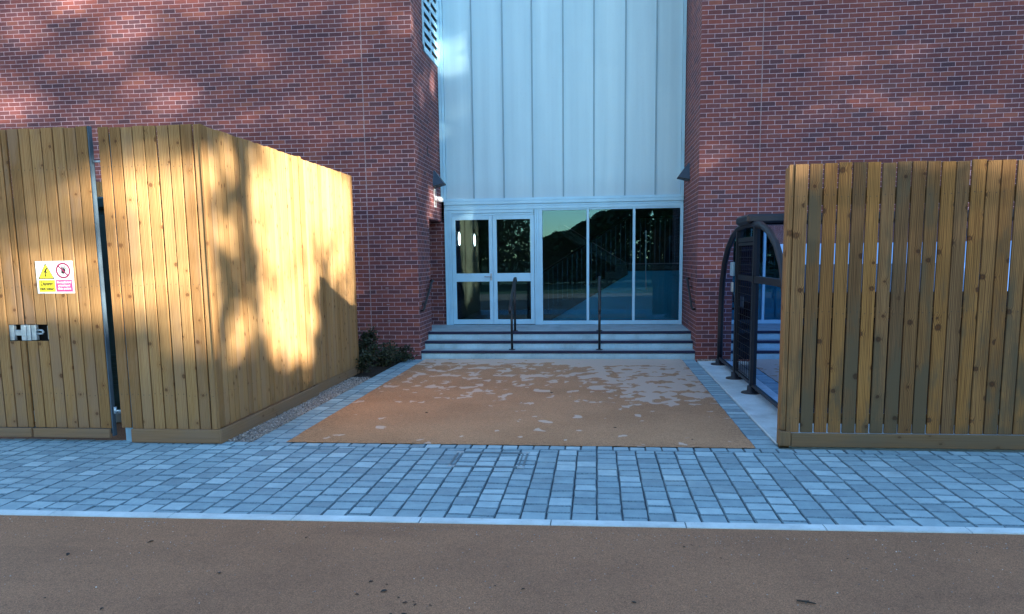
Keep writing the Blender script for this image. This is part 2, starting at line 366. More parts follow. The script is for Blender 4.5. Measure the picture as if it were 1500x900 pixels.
def mat_paver_edge():
    t=NT('paver_edges'); p=t.pos(); n=t.noise(p,60,4,.7)
    c=t.ramp(n,[(.35,(.09,.145,.185)),(.7,(.19,.285,.33))]); t.bsdf(c,.9,n,.5,.003,0,.2); return t.m
M=dict(
 paver_edge=mat_paver_edge(),
 wood_left=mat_wood('pine_boards',[(0.390,0.215,0.085),(0.472,0.278,0.120),(0.292,0.152,0.056),(0.506,0.304,0.139),(0.362,0.200,0.075),(0.450,0.263,0.112),(0.324,0.173,0.065)],(.10,.045,.018),.6,(.275,.165,.09),1.0),
 wood_gate=mat_wood('gate_boards',[(0.380,0.210,0.082),(0.458,0.265,0.112),(0.279,0.148,0.054),(0.424,0.239,0.100),(0.324,0.175,0.070)],(.10,.045,.018),.75,(.26,.155,.09),4.0),
 wood_right=mat_wood('weathered_boards',[(0.394,0.187,0.054),(0.304,0.141,0.045),(0.190,0.102,0.045),(0.336,0.180,0.078),(0.368,0.174,0.050),(0.221,0.115,0.047),(0.272,0.134,0.045),(0.418,0.202,0.060),(0.174,0.098,0.048),(0.266,0.144,0.064)],(.045,.022,.012),.95,(.105,.075,.042),2.0,1.35,(.40,.36,.33),(.27,1.27,2.33)),
 wood_sill=mat_wood('gravel_boards',[(.24,.15,.08),(.27,.17,.09)],(.07,.04,.02),.7,(.15,.11,.07),3.0),
 wood_sill_left=mat_wood('gravel_boards_pale',[(.33,.195,.108),(.37,.225,.12)],(.09,.05,.025),.7,(.24,.155,.10),5.0),
 brick=mat_brick(), paver=mat_paver(),
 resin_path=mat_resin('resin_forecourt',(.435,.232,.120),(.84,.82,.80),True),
 resin_road=mat_resin('resin_road',(.285,.142,.078),(.80,.80,.82),False),
 sand=mat_simple('joint_sand',(.035,.06,.085),.95,0,.25,30),
 kerb=mat_concrete('kerb_concrete',(.55,.66,.70)), slab=mat_concrete('slab_concrete',(.50,.62,.68)),
 step=mat_concrete('step_concrete',(.36,.46,.50)), riser=mat_concrete('riser_concrete',(.42,.62,.70)),
 nosing=mat_simple('nosing_rubber',(.010,.012,.045),.6,0,.2,20),
 frame=mat_simple('frame_aluminium',(.43,.72,.88),.38,.0,.07,3,.5,.0004), frame_dark=mat_simple('frame_gasket',(.03,.04,.05),.6),
 poly=mat_poly(), glass=mat_glass('window_glass',(.70,.84,.88),1.74,0,.006), perspex=mat_glass('perspex',(.03,.05,.10),1.8,.012,0,(.42,.60,.88)),
 navy=mat_simple('navy_powdercoat',(.005,.006,.012),.5,.0,.2,6), black=mat_simple('black_steel',(.012,.012,.014),.4,.0,.2,6),
 steeledge=mat_simple('gate_edge_steel',(.06,.09,.12),.7,.1,.15,9), lampblue=mat_simple('lamp_paint',(.030,.055,.095),.4,.0,.15,9), galv=mat_simple('galvanised_steel',(.42,.50,.56),.42,.55,.2,25),
 steelblue=mat_simple('steel_post_paint',(.22,.36,.46),.5,.1,.15,9), cabinet=mat_simple('cabinet_paint',(.018,.075,.085),.5,.0,.15,5),
 white=mat_simple('white_plastic',(.78,.79,.78),.4,0,.04,12), signwhite=mat_simple('sign_white',(.80,.80,.80),.35,0,.02,9,.4,.0002),
 signyellow=mat_simple('sign_yellow',(.80,.66,.03),.35,0,.03,9,.4,.0002), signred=mat_simple('sign_red',(.66,.06,.20),.35,0,.03,9,.4,.0002), signblack=mat_simple('sign_black',(.02,.018,.018),.4,0,.05,9,.4,.0002),
 signmauve=mat_simple('sign_ring',(.22,.02,.07),.35,0,.03,9,.4,.0002),
 mastic=mat_simple('mastic',(.30,.21,.22),.7,0,.1,9), dark=mat_simple('dark_void',(.012,.012,.014),.9,0,.2,5),
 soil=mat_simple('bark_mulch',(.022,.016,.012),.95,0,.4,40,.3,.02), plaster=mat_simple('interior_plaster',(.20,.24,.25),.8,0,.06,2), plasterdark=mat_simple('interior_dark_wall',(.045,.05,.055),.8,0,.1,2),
 carpet=mat_simple('interior_carpet',(.05,.055,.06),.9,0,.15,30), spandrel=mat_simple('stair_spandrel_paint',(.10,.45,.62),.7,0,.05,2),
 cord=mat_simple('white_cord',(.75,.72,.70),.7,0,.05,20),
 leaf=mat_leaf('tree_leaves',(.030,.055,.012),(.055,.09,.02),(.09,.11,.03)), shrubleaf=mat_leaf('shrub_leaves',(.010,.016,.008),(.022,.032,.014),(.045,.055,.025)),
 bark=mat_simple('tree_bark',(.09,.065,.045),.9,0,.35,10,.3,.02), litter=mat_simple('dry_leaf',(.028,.022,.018),.8,0,.4,50), gravel=mat_gravel(),
 lamp_glow=mat_emit('lamp_glow',(1,.97,.9),9.0), metalroof=mat_simple('roof_membrane',(.16,.16,.17),.8,0,.1,1),
)
def mat_ground():
    t=NT('grass_and_earth'); p=t.pos(); n=t.noise(p,.6,6,.6); f=t.noise(p,40,4,.7)
    c=t.ramp(n,[(.35,(.045,.06,.02)),(.6,(.07,.085,.03)),(.75,(.09,.075,.045))]); c=t.mix(t.math('MULTIPLY',t.smooth(f,.45,.7),.5),c,(.03,.035,.015))
    t.bsdf(c,.95,f,.6,.03,0,.2); return t.m
M['ground']=mat_ground()
M['seam']=mat_simple('seam_polycarbonate',(.24,.40,.50),.35,0,.06,3)
M['baluster']=mat_simple('baluster_paint',(.06,.11,.15),.5,0,.1,9); M['roofsheet']=mat_glass('roof_perspex',(.10,.12,.16),1.6,.08,0,(.5,.65,.85)); M['black_g']=mat_simple('cover_frame_steel',(.13,.19,.23),.45,.4,.2,30)
SKY_AIR,SKY_DUST,SKY_OZ,SKY_STR=1.0,.05,2.0,.83
SUN_E=32.0; SUN_C=(1.0,.97,.83)
# ------------------------------------------------------------------ constants of the place (metres)
WY=13.707      # front face of the brick walls
FY=15.956      # plane of the glazed screen
XL,XR=-3.196,1.736   # recess between the two brick wings
LZ=.435        # landing level
HT=9.6

def struct(mb,name,mat): return mb.build(name,mat,None,'structure')

# ------------------------------------------------------------------ ground
m=MB(); m.poly([(-500,-500,-.06),(500,-500,-.06),(500,500,-.06),(-500,500,-.06)]); struct(m,'ground',M['ground'])
m=MB(); m.poly([(-60,-7,0.0),(60,-7,0.0),(60,6.5,0.0),(-60,2.75,0.0)]) if 0 else None
KA=.0302   # the kerb runs a little askew to the building
def ky(x): return 5.045+KA*(x+.57)*.55
m.poly([(-60,-7,0),(60,-7,0),(60,ky(60),0),(-60,ky(-60),0)]); struct(m,'road',M['resin_road'])
# kerb: flush concrete edging in 0.915 m lengths
m=MB(); x=-14.0
k=0
while x<14:
    x1=x+.905; z=.007+random.uniform(-.001,.001)
    y0,y1=ky(x),ky(x1)
    m.hexa([(x,y0,-.1),(x1,y1,-.1),(x1,y1+.103,-.1),(x,y0+.103,-.1),(x,y0,z),(x1,y1,z),(x1,y1+.103,z),(x,y0+.103,z)])
    x=x1+.008
struct(m,'kerb',M['kerb'])

def block(mb,x0,x1,y0,y1,zt=0.0,ch=.008,j=.0028):
    q=lambda: random.uniform(-j,j)
    z=zt+random.uniform(-.0018,.0018); tl=random.uniform(-.0015,.0015); tm=random.uniform(-.0015,.0015)
    C=[(x0+q(),y0+q()),(x1+q(),y0+q()),(x1+q(),y1+q()),(x0+q(),y1+q())]
    cx=(x0+x1)/2; cy=(y0+y1)/2
    def ins(p,d): return (p[0]+(d if p[0]<cx else -d)*(.7+random.uniform(-.3,.5)),p[1]+(d if p[1]<cy else -d)*(1.25+random.uniform(-.3,.6)))
    b=len(mb.v)
    mb.v+=[(p[0],p[1],zt-.05) for p in C]+[(p[0],p[1],z-.007) for p in C]
    I=[ins(p,ch) for p in C]
    mb.v+=[(p[0],p[1],z+(tl if p[0]<cx else -tl)+(tm if p[1]<cy else -tm)) for p in I]
    def F(*i):
        mb.f.append(tuple(b+k for k in i)); mb.sm.append(False); mb.uv.append([(mb.v[b+k][0],mb.v[b+k][1]) for k in i])
    F(8,9,10,11)
    for a in range(4):
        c=(a+1)%4; mb.mi[len(mb.f)]=1; F(4+a,4+c,8+c,8+a); mb.mi[len(mb.f)]=1; F(a,c,4+c,4+a)

def laid(mb,u0,u1,v0,v1,width,lens,gap,axis):
    """courses of blocks: each course 'width' wide, random block lengths along it"""
    u=u0
    while u<u1-.02:
        w=min(width,u1-u); v=v0
        v-=random.uniform(0,.1)
        while v<v1-.012:
            l=random.choice(lens); e=v+l
            if v1-e<.05: e=v1
            a=max(v,v0)
            if e-a>.03:
                g=gap/2
                if axis=='y': block(mb,u+g,u+w-g,a+g,e-g)
                else: block(mb,a+g,e-g,u+g,u+w-g)
            v=e
        u+=width
# pavement of tumbled blocks between the kerb and the fences
m=MB(); pw=.1795; x=-12.02
while x<12:
    v=ky(x)+.106; top=7.148
    first=True; v0=v
    while v<top-.012:
        l=random.choice((.13,.16,.16,.175,.175,.2,.2)); e=v+l
        if first and random.random()<.45: e=v+random.uniform(.06,.1)
        first=False
        if top-e<.05: e=top
        block(m,x+.004,x+pw-.004,v+.0055,e-.0055)
        v=e
    x+=pw
x=-12.0
while x<12:
    l=.152; block(m,x+.004,x+l-.004,7.152,7.292); x+=l
m.build('pavement',M['paver'],None,'structure',None,M['paver_edge'])
m=MB(); m.poly([(-12.1,ky(-12)+.1,-.012),(12.1,ky(12)+.1,-.012),(12.1,7.296,-.012),(-12.1,7.296,-.012)]); struct(m,'pavement_bedding',M['sand'])
# block edging on both sides of the forecourt
PL0,PL1,PR0,PR1=-3.475,-3.11,1.497,1.722
m=MB(); y=7.298
while y<13.62:
    l=random.choice((.16,.16,.2,.24)); e=min(y+l,13.64)
    block(m,PL0+.003,(PL0+PL1)/2-.003,y+.003,e-.003); y=e
y=7.298
while y<13.62:
    l=random.choice((.16,.2,.2,.24)); e=min(y+l,13.64)
    block(m,(PL0+PL1)/2+.003,PL1-.003,y+.003,e-.003); y=e
m.build('path_edging',M['paver'],None,'structure',None,M['paver_edge'])
m=MB(); y=7.298
while y<13.62:
    l=random.choice((.16,.16,.2,.16)); e=min(y+l,13.66)
    block(m,PR0+.003,PR1-.003,y+.003,e-.003); y=e
m.build('path_edging',M['paver'],None,'structure',None,M['paver_edge'])
m=MB()
for a,b in ((PL0,PL1),(PR0,PR1)): m.poly([(a,7.296,-.012),(b,7.296,-.012),(b,13.69,-.012),(a,13.69,-.012)])
struct(m,'path_bedding',M['sand'])
# resin forecourt: the sheet laps the block edge a little unevenly
m=MB(); n=60
pts=[]
for i in range(n+1): pts.append((PL1+(PR0-PL1)*i/n,7.289+random.uniform(-.006,.010)))
for i in range(1,40): pts.append((PR0+random.uniform(-.008,.005),7.29+(13.66-7.29)*i/40))
pts.append((PR0,13.72)); pts.append((PL1,13.72))
for i in range(39,0,-1): pts.append((PL1+random.uniform(-.005,.008),7.29+(13.66-7.29)*i/40))
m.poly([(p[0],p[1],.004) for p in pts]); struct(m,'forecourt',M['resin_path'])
# concrete slab under the cycle shelter
m=MB(); m.bev(PR1+.006,9.0,7.5,13.40,-.1,.012,.006); struct(m,'concrete_slab',M['slab'])
m=MB(); m.poly([(-9,7.3,-.03),(-3.78,7.3,-.03),(-3.78,13.7,-.03),(-9,13.7,-.03)]); struct(m,'yard',M['resin_road'])
# planting bed
m=MB(); nx,ny=10,26
for i in range(nx):
    for j in range(ny):
        def P(a,b):
            rr=random.Random(a*101+b); return (-4.6+a*(1.115/nx),11.1+b*(2.6/ny),.0+rr.uniform(-.012,.02))
        m.poly([P(i,j),P(i+1,j),P(i+1,j+1),P(i,j+1)],smooth=True)
struct(m,'planting_bed',M['soil'])
# gravel strip: loose stones
def gravel(x0,x1,y0,y1,n,name,base=True,k0=1.0):
    mb=MB()
    if base: mb.poly([(x0,y0,-.012),(x1,y0,-.012),(x1,y1,-.012),(x0,y1,-.012)])
    t=(1+5**.5)/2
    iv=[(-1,t,0),(1,t,0),(-1,-t,0),(1,-t,0),(0,-1,t),(0,1,t),(0,-1,-t),(0,1,-t),(t,0,-1),(t,0,1),(-t,0,-1),(-t,0,1)]
    fc=[(0,11,5),(0,5,1),(0,1,7),(0,7,10),(0,10,11),(1,5,9),(5,11,4),(11,10,2),(10,7,6),(7,1,8),(3,9,4),(3,4,2),(3,2,6),(3,6,8),(3,8,9),(4,9,5),(2,4,11),(6,2,10),(8,6,7),(9,8,1)]
    R=random.Random(5)
    for _ in range(n):
        r=R.uniform(.006,.0125)/1.9*k0; c=(R.uniform(x0,x1),R.uniform(y0,y1),R.uniform(-.006,.010)) if base else (R.uniform(x0,x1),y1-(y1-y0)*R.random()**2.2,.001); sx,sy,sz=r*R.uniform(.8,1.4),r*R.uniform(.8,1.4),r*R.uniform(.6,1)
        a=R.uniform(0,6.28); ca,sa=cos(a),sin(a); b=len(mb.v)
        for x,y,z in iv:
            k=R.uniform(.8,1.15); x*=sx*k;y*=sy*k;z*=sz*k
            mb.v.append((c[0]+x*ca-y*sa,c[1]+x*sa+y*ca,c[2]+z))
        for f in fc: mb.f.append(tuple(b+i for i in f)); mb.sm.append(False); mb.uv.append([(0,0)]*3)
    o=mb.build(name,M['gravel'],None,'stuff'); return o
tag(gravel(-3.785,PL0-.002,7.3,11.5,5200,'gravel'),'loose pebble gravel strip along the foot of the sunlit timber fence','gravel')
tag(gravel(-5.5,5.5,3.0,4.93,1500,'grit',False,.33),'fine loose grit scattered over the brown road towards the kerb','grit')
tag(gravel(1.76,2.35,13.42,13.69,420,'gravel'),'narrow pebble strip at the foot of the right brick pier','gravel')

# ------------------------------------------------------------------ brick building
bld=thing('brick_building','purple red brick building with tall pale blue glazed entrance recess','building',((XL+XR)/2,WY,0))
def wallx(mb,x0,x1,y,z0,z1,u0=0.0):   # faces -Y
    mb.poly([(x0,y,z0),(x1,y,z0),(x1,y,z1),(x0,y,z1)],[(x0+u0,z0),(x1+u0,z0),(x1+u0,z1),(x0+u0,z1)])
def wally(mb,y0,y1,x,z0,z1,flip=False,u0=0.0):
    P=[(x,y0,z0),(x,y1,z0),(x,y1,z1),(x,y0,z1)]; U=[(y0+u0,z0),(y1+u0,z0),(y1+u0,z1),(y0+u0,z1)]
    if flip: P.reverse(); U.reverse()
    mb.poly(P,U)
uL=.225*20-XL   # whole brick at the corner
m=MB(); wallx(m,-17,XL,WY,-.1,HT,uL)
OY0,OZ=14.741,2.58   # side doorway in the left reveal
wally(m,WY,OY0,XL,-.1,HT,False,-WY); wally(m,OY0,FY+.1,XL,OZ,HT,False,-WY)
wally(m,WY,30,-17,-.1,HT,True)
# doorway jambs, soffit
wallx(m,-4.3,XL+.06,FY,LZ-.02,OZ,uL+.11)
m.poly([(-4.3,OY0,LZ-.02),(XL,OY0,LZ-.02),(XL,OY0,OZ),(-4.3,OY0,OZ)][::-1],[(0,0),(1.1,0),(1.1,2.1),(0,2.1)][::-1])
m.poly([(-4.3,OY0,OZ),(XL,OY0,OZ),(XL,FY,OZ),(-4.3,FY,OZ)],[(0,0),(1.1,0),(1.1,1.2),(0,1.2)])
m.build('wall',M['brick'],bld)
uR=.225*20-XR+.1125
m=MB(); wallx(m,XR,17,WY,-.1,HT,uR); wally(m,WY,FY+.1,XR,-.1,HT,True,-WY); wally(m,WY,30,17,-.1,HT,False)
wallx(m,-17,17,30,-.1,HT); m.build('wall',M['brick'],bld)
m=MB(); m.poly([(-17,WY,HT),(XL,WY,HT),(XL,FY,HT),(XR,FY,HT),(XR,WY,HT),(17,WY,HT),(17,30,HT),(-17,30,HT)]); m.build('roof',M['metalroof'],bld)
for x in (-4.095,2.735):
    m=MB(); m.box(x-.006,x+.006,WY-.002,WY+.01,.0,HT); m.build('expansion_joint',M['mastic'],bld)
for x,z in ((-3.78,1.30),(-3.77,1.0),(-3.76,.70),(-3.9,3.95),(2.3,4.1)):
    m=MB(); m.bev(x-.028,x+.028,WY-.006,WY+.02,z-.006,z+.010,.002); m.build('weep_vent',M['mastic'],bld)
m=MB(); m.box(XL-.01,XL+.003,14.735,14.79,3.79,3.935); m.build('weep_slot',M['dark'],bld)
# side door deep in the left reveal
m=MB(); m.box(-4.32,-4.2,OY0+.005,FY-.004,LZ,OZ-.004); d=m.build('side_door',M['plasterdark'],bld)
m=MB(); m.box(-4.195,XL+.003,OY0+.004,FY-.003,LZ-.4,LZ-.003); m.build('doorway_threshold',M['step'],bld)

# louvre in the left reveal
m=MB(); ly0,ly1,lz0,lz1=14.60,15.93,5.64,8.2
m.box(XL-.004,XL+.022,ly0,ly1,lz0,lz0+.10); m.box(XL-.004,XL+.022,ly0,ly1,lz1-.06,lz1)
for y in (ly0,(ly0+ly1)/2-.03,ly1-.06): m.box(XL-.003,XL+.024,y,y+.06,lz0+.001,lz1-.001)
z=lz0+.19
while z<lz1: m.hexa([(XL+.002,ly0+.01,z),(XL+.03,ly0+.01,z-.02),(XL+.03,ly1-.01,z-.02),(XL+.002,ly1-.01,z),(XL+.002,ly0+.01,z+.085),(XL+.03,ly0+.01,z+.07),(XL+.03,ly1-.01,z+.07),(XL+.002,ly1-.01,z+.085)]); z+=.178
lv=m.build('louvre_vent',M['frame'],bld)
m=MB(); m.box(XL-.02,XL+.001,ly0+.02,ly1-.02,lz0+.02,lz1-.02); m.build('duct_opening',M['dark'],lv)

# glazed screen -----------------------------------------------------
FD=FY-.06
def fr(mb,x0,x1,z0,z1,proud=0.0,deep=.10): mb.bev(x0,x1,FD-proud,FD-proud+deep,z0,z1,.003)
m=MB()
# transom with stepped profile
fr(m,XL+.07,XR-.012,2.80,2.862,0,.1); fr(m,XL+.071,XR-.013,2.866,2.905,-.018,.08); fr(m,XL+.069,XR-.011,2.909,2.975,.008,.1)
fr(m,-3.128,-3.068,LZ,2.798,.0); fr(m,-3.066,-3.030,LZ,2.797,-.018,.08); fr(m,-3.028,-2.985,LZ,2.796,-.004,.08)
fr(m,-2.983,-1.275,2.735,2.795,-.004,.08); fr(m,-2.984,-1.274,2.690,2.731,-.02,.07)
fr(m,-1.262,-1.222,LZ,2.796,-.004,.08); fr(m,-1.220,-1.172,LZ,2.797,-.016,.08); fr(m,-1.170,-1.100,LZ,2.798,.0)
for x in (-.200,.727): fr(m,x,x+.052,LZ+.082,2.798,.0)
fr(m,1.668,XR-.010,LZ,2.798,.0)
fr(m,-1.098,1.666,LZ+.004,LZ+.080,.0); fr(m,-1.097,-.202,2.765,2.7985,-.015,.07); fr(m,-.146,.725,2.765,2.7985,-.015,.07); fr(m,.781,1.666,2.765,2.7985,-.015,.07)
m.build('window_frame',M['frame'],bld)
for x0,x1 in ((-1.098,-.202),(-.146,.725),(.781,1.666)):
    m=MB(); m.box(x0,x1,FY-.012,FY-.004,LZ+.082,2.764); m.build('window_pane',M['glass'],bld)
# pair of doors
for i,(x0,x1,hx) in enumerate(((-2.980,-2.128,-2.20),(-2.122,-1.270,-2.05))):
    m=MB(); s=.078; zb,zt=LZ+.012,2.686
    fr(m,x0,x0+s,zb,zt,-.012,.06); fr(m,x1-s,x1,zb,zt,-.012,.06)
    fr(m,x0+s+.001,x1-s-.001,zb,zb+.10,-.013,.058); fr(m,x0+s+.001,x1-s-.001,1.335,1.505,-.013,.058); fr(m,x0+s+.001,x1-s-.001,zt-.085,zt,-.013,.058)
    d=m.build('door',M['frame'],bld)
    for z0,z1 in ((zb+.102,1.333),(1.507,zt-.087)):
        m=MB(); m.box(x0+s+.001,x1-s-.001,FY-.022,FY-.014,z0,z1); m.build('glass_pane',M['glass'],d)
    if i==0:
        m=MB(); m.bev(x1-.060,x1-.018,FD-.002,FD+.012,1.36,1.50,.003); m.tube([(x1-.04,FD+.01,1.44),(x1-.04,FD-.05,1.44),(x1-.17,FD-.05,1.44)],.010,8); m.build('handle',M['galv'],d)
# tall translucent panels
seams=[-3.075,-2.498,-1.874,-1.285,-.667,-.055,.562,1.163,1.668]
m=MB(); fr(m,XL+.008,XL+.062,2.98,HT,.0); fr(m,XL+.066,-3.077,2.98,HT,-.02,.08); fr(m,1.670,XR-.008,2.98,HT,.0)
fr(m,-3.074,1.667,2.979,3.03,-.012,.07); m.build('screen_frame',M['frame'],bld)
for a,b in zip(seams[:-1],seams[1:]):
    m=MB(); nseg=6
    m.poly([(a+.004,FY-.012,3.03),(b-.004,FY-.012,3.03),(b-.004,FY-.012,HT),(a+.004,FY-.012,HT)],[(a,0),(b,0),(b,HT-3.03),(a,HT-3.03)])
    pnl=m.build('translucent_panel',M['poly'],bld)
    if b<1.6:
        m=MB(); m.bev(b-.014,b+.014,FY-.034,FY-.008,3.032,HT,.003); m.build('standing_seam',M['seam'],pnl)
# interior behind the screen
m=MB(); IX0,IX1,IY1=-3.10,4.0,20.6
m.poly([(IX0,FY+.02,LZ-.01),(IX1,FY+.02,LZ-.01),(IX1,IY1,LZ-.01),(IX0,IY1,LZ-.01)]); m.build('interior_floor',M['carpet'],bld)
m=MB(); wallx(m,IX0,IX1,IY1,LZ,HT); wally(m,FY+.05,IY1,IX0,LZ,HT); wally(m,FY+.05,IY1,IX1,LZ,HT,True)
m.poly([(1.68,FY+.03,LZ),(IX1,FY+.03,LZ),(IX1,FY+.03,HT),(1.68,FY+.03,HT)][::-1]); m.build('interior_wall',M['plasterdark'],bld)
m=MB(); m.box(IX0+.01,IX1-.01,FY+.06,18.0,2.86,3.02); m.box(IX0+.01,-1.6,18.001,IY1-.01,2.86,3.02); m.build('upper_floor',M['plasterdark'],bld)  # slab added over the lobby to keep daylight out of it
# staircase seen through the panes
st=thing('staircase','dark staircase with vertical balusters climbing right behind the window panes','staircase',(-.2,17.5,LZ))
SY0,SY1=17.0,18.1; n1=8; x0,x1=-1.22,.66; z1=1.64
def sz(x): return LZ+(x-x0)/(x1-x0)*(z1-LZ)
poly=[(x0-.1,LZ)]
for i in range(n1):
    xa=x0+(x1-x0)*i/n1; za=LZ+(z1-LZ)*(i+1)/n1; poly+=[(xa,za),(xa+(x1-x0)/n1,za)]
poly+=[(x1+.02,z1-.20),(x0+.22,LZ)]
m=MB(); m.prism(poly,'y',SY0,SY1); m.build('flight',M['black'],st)
m=MB(); m.prism([(x0+.24,LZ+.005),(x1+.02,z1-.22),(x1+.02,LZ+.005)],'y',SY0+.06,SY0+.10); m.box(x1+.022,3.9,SY0+.06,SY0+.10,LZ+.005,z1-.14); m.build('spandrel',M['spandrel'],st)
m=MB(); m.box(x1+.03,3.9,SY0,SY1+1.2,z1-.13,z1); m.build('half_landing',M['black'],st)
m=MB(); m.bar((x1+.03,SY0-.004,z1+.015),(3.9,SY0-.004,z1+.015),.012,.02); m.bar((x1+.03,SY1+.1,z1+.02),(-.75,SY1+.1,z1+.92),.015,.022); m.build('edge_trim',M['mastic'],st)
m=MB(); m.tube([(x0-.02,SY0+.03,LZ+1.02),(x1,SY0+.03,z1+1.0),(3.8,SY0+.03,z1+1.0)],.024,8); m.bar((x0-.02,SY0+.03,LZ),(x0-.02,SY0+.03,LZ+1.02),.05,.05); m.build('handrail',M['black'],st)
m=MB(); k=0
x=x0+.06
while x<3.7:
    zb=min(sz(x),z1); m.bar((x,SY0+.03,zb-.05),(x,SY0+.03,zb+1.0),.014,.014); x+=.105
m.build('balusters',M['baluster'],st)
m=MB(); m.prism([(x1+.02,z1),(x1+.02,z1-.2),(-.9,z1+.75),(-.9,z1+.98)],'y',SY1+.12,SY1+1.2); m.build('flight',M['black'],st)
# cord hanging inside the right pane
m=MB(); px=[(1.0,2.30),(1.004,2.1),(1.0,1.9),(1.006,1.7),(1.002,1.5),(1.008,1.35),(1.02,1.22)]
m.tube([(x,FY+.10,z) for x,z in px],.009,6); m.tube([(1.008,FY+.10,1.35),(.996,FY+.10,1.25),(1.0,FY+.10,1.15)],.006,6); m.tube([(1.02,FY+.10,1.22),(1.035,FY+.10,1.12)],.006,6)
m.bev(.985,1.015,FY+.09,FY+.11,2.29,2.33)
tag(m.build('blind_cord',M['cord'],None),'thin white cord hanging inside the right hand window pane','cord')
# two lit bulkhead lamps on the lobby wall
for i,(y,z,lb) in enumerate(((17.19,2.255,'lit oval wall lamp inside the lobby, nearer the left edge of the glass door'),(19.38,2.272,'lit oval wall lamp inside the lobby, right one of the two behind the door glass'))):
    t=thing('bulkhead_lamp',lb,'lamp',(IX0,y,z),'lit lamps inside the lobby')
    def ell(mb,x,a,b,n=24): mb.poly([(x,y+a*cos(2*pi*k/n),z+b*sin(2*pi*k/n)) for k in range(n)])
    m=MB(); n=24
    for k in range(n):
        a0,a1=2*pi*k/n,2*pi*(k+1)/n
        m.poly([(IX0+.002,y+.17*cos(a0),z+.17*sin(a0)),(IX0+.002,y+.17*cos(a1),z+.17*sin(a1)),(IX0+.05,y+.15*cos(a1),z+.15*sin(a1)),(IX0+.05,y+.15*cos(a0),z+.15*sin(a0))])
    m.build('lamp_base',M['white'],t)
    m=MB(); ell(m,IX0+.052,.15,.15); m.build('diffuser',M['lamp_glow'],t)

# ------------------------------------------------------------------ entrance steps
stp=thing('entrance_steps','three grey concrete steps with dark nosings up to the glazed doors','steps',((XL+XR)/2,WY,0))
r=.145; ys=[WY+.04,WY+.36,WY+.66]
for i,y in enumerate(ys):
    ye=ys[i+1]+.05 if i<2 else FY+.05
    m=MB(); seg=[XL+.004]+[XL+.004+(XR-XL-.008)*k/5.0+random.uniform(-.02,.02) for k in range(1,5)]+[XR-.004]
    for a,b in zip(seg[:-1],seg[1:]): m.box(a+.002,b-.002,y+.012,ye,i*r-(.05 if i==0 else 0),(i+1)*r-.030)
    s=m.build('step',M['riser'],stp)
    m=MB()
    if i<2: m.bev(XL+.004,XR-.004,y+.060,ye-.04,(i+1)*r-.031,(i+1)*r-.001,.003)
    else:
        nx,ny=8,4
        for p in range(nx):
            for q in range(ny):
                xa=XL+.004+(XR-XL-.008)*p/nx; ya=y+.060+(FY+.05-y-.06)*q/ny
                m.bev(xa+.0015,xa+(XR-XL-.008)/nx-.0015,ya+.0015,ya+(FY+.05-y-.06)/ny-.0015,LZ-.031,LZ-.001,.003)
    m.build('tread',M['step'],s)
    m=MB(); m.bev(XL+.003,XR-.003,y-.002,y+.058,(i+1)*r-.046,(i+1)*r+.003,.005); m.build('nosing',M['nosing'],s)
    
# ------------------------------------------------------------------ handrails
def handrail(x,label):
    t=thing('handrail',label,'handrail',(x,13.9,r),'freestanding handrails on the steps')
    m=MB(); pts=[(x,13.62,.80),(x,13.58,.86),(x,13.62,.935)]
    pts=[(x,13.68,.83),(x,13.645,.87),(x,13.66,.925),(x,13.70,.955),(x,14.48,1.405),(x,14.56,1.43),(x,14.68,1.43),(x,14.72,1.40),(x,14.72,1.34)]
    m.tube(pts,.026,12); m.build('rail',M['black'],t)
    for y,z0,z1 in ((13.93,r,1.075),(14.50,LZ,1.395)):
        m=MB(); m.tube([(x,y,z0+.004),(x,y,z1)],.022,10); p=m.build('post',M['black'],t)
        m=MB(); m.lathe([(0.0,.014),(.05,.014),(.058,.009),(.06,.002)],(x,y,z0),16); m.build('base_plate',M['black'],p)
    return t
handrail(-1.535,'black tubular handrail on the steps in front of the glass doors')
handrail(.056,'black tubular handrail on the steps in front of the window panes')
def wallrail(X,s,label):
    t=thing('wall_handrail',label,'handrail',(X,14.0,1.0),'handrails on the recess walls')
    o=X+s*.075; m=MB()
    m.tube([(X+s*.01,13.80,.88),(o-s*.02,13.785,.885),(o,13.80,.93),(o,13.86,.985),(o,14.46,1.365),(o,14.56,1.40),(o,14.62,1.40),(o-s*.02,14.66,1.40),(X+s*.01,14.67,1.40)],.021,10); m.build('rail',M['black'],t)
    for y,z in ((13.98,1.06),(14.38,1.315)):
        m=MB(); m.tube([(X+s*.004,y,z-.07),(o,y,z-.06),(o,y,z-.01)],.010,8); b=m.build('bracket',M['black'],t)
        m=MB(); m.tube([(X+s*.002,y,z-.07),(X+s*.010,y,z-.07)],.032,14); m.build('wall_plate',M['black'],b)
wallrail(XL,1,'short black sloping handrail fixed to the left brick reveal')
wallrail(XR,-1,'short black sloping handrail fixed to the right brick reveal')

# ------------------------------------------------------------------ wall lamps
def walllamp(X,s,y,label):
    t=thing('wall_lamp',label,'lamp',(X,y,3.2),'blue wedge lamps in the recess')
    m=MB(); w0,w1=.055,.135
    A=[(X,y-w0,3.535),(X+s*.02,y-w0*.8,3.54),(X+s*.02,y+w0*.8,3.54),(X,y+w0,3.535)]
    B=[(X,y-w1,3.235),(X+s*.215,y-w1*.8,3.285),(X+s*.215,y+w1*.8,3.285),(X,y+w1,3.235)]
    C=[(X,y-w1,3.21),(X+s*.218,y-w1*.82,3.262),(X+s*.218,y+w1*.82,3.262),(X,y+w1,3.21)]
    m.hexa(B+A); m.build('lamp_body',M['lampblue'],t)
    m=MB(); m.hexa(C+[(p[0],p[1],p[2]-.002) for p in B]); m.build('lamp_rim',M['navy'],t)
walllamp(XL+.004,1,15.28,'dark blue wedge wall lamp on the left reveal above the white sensor')
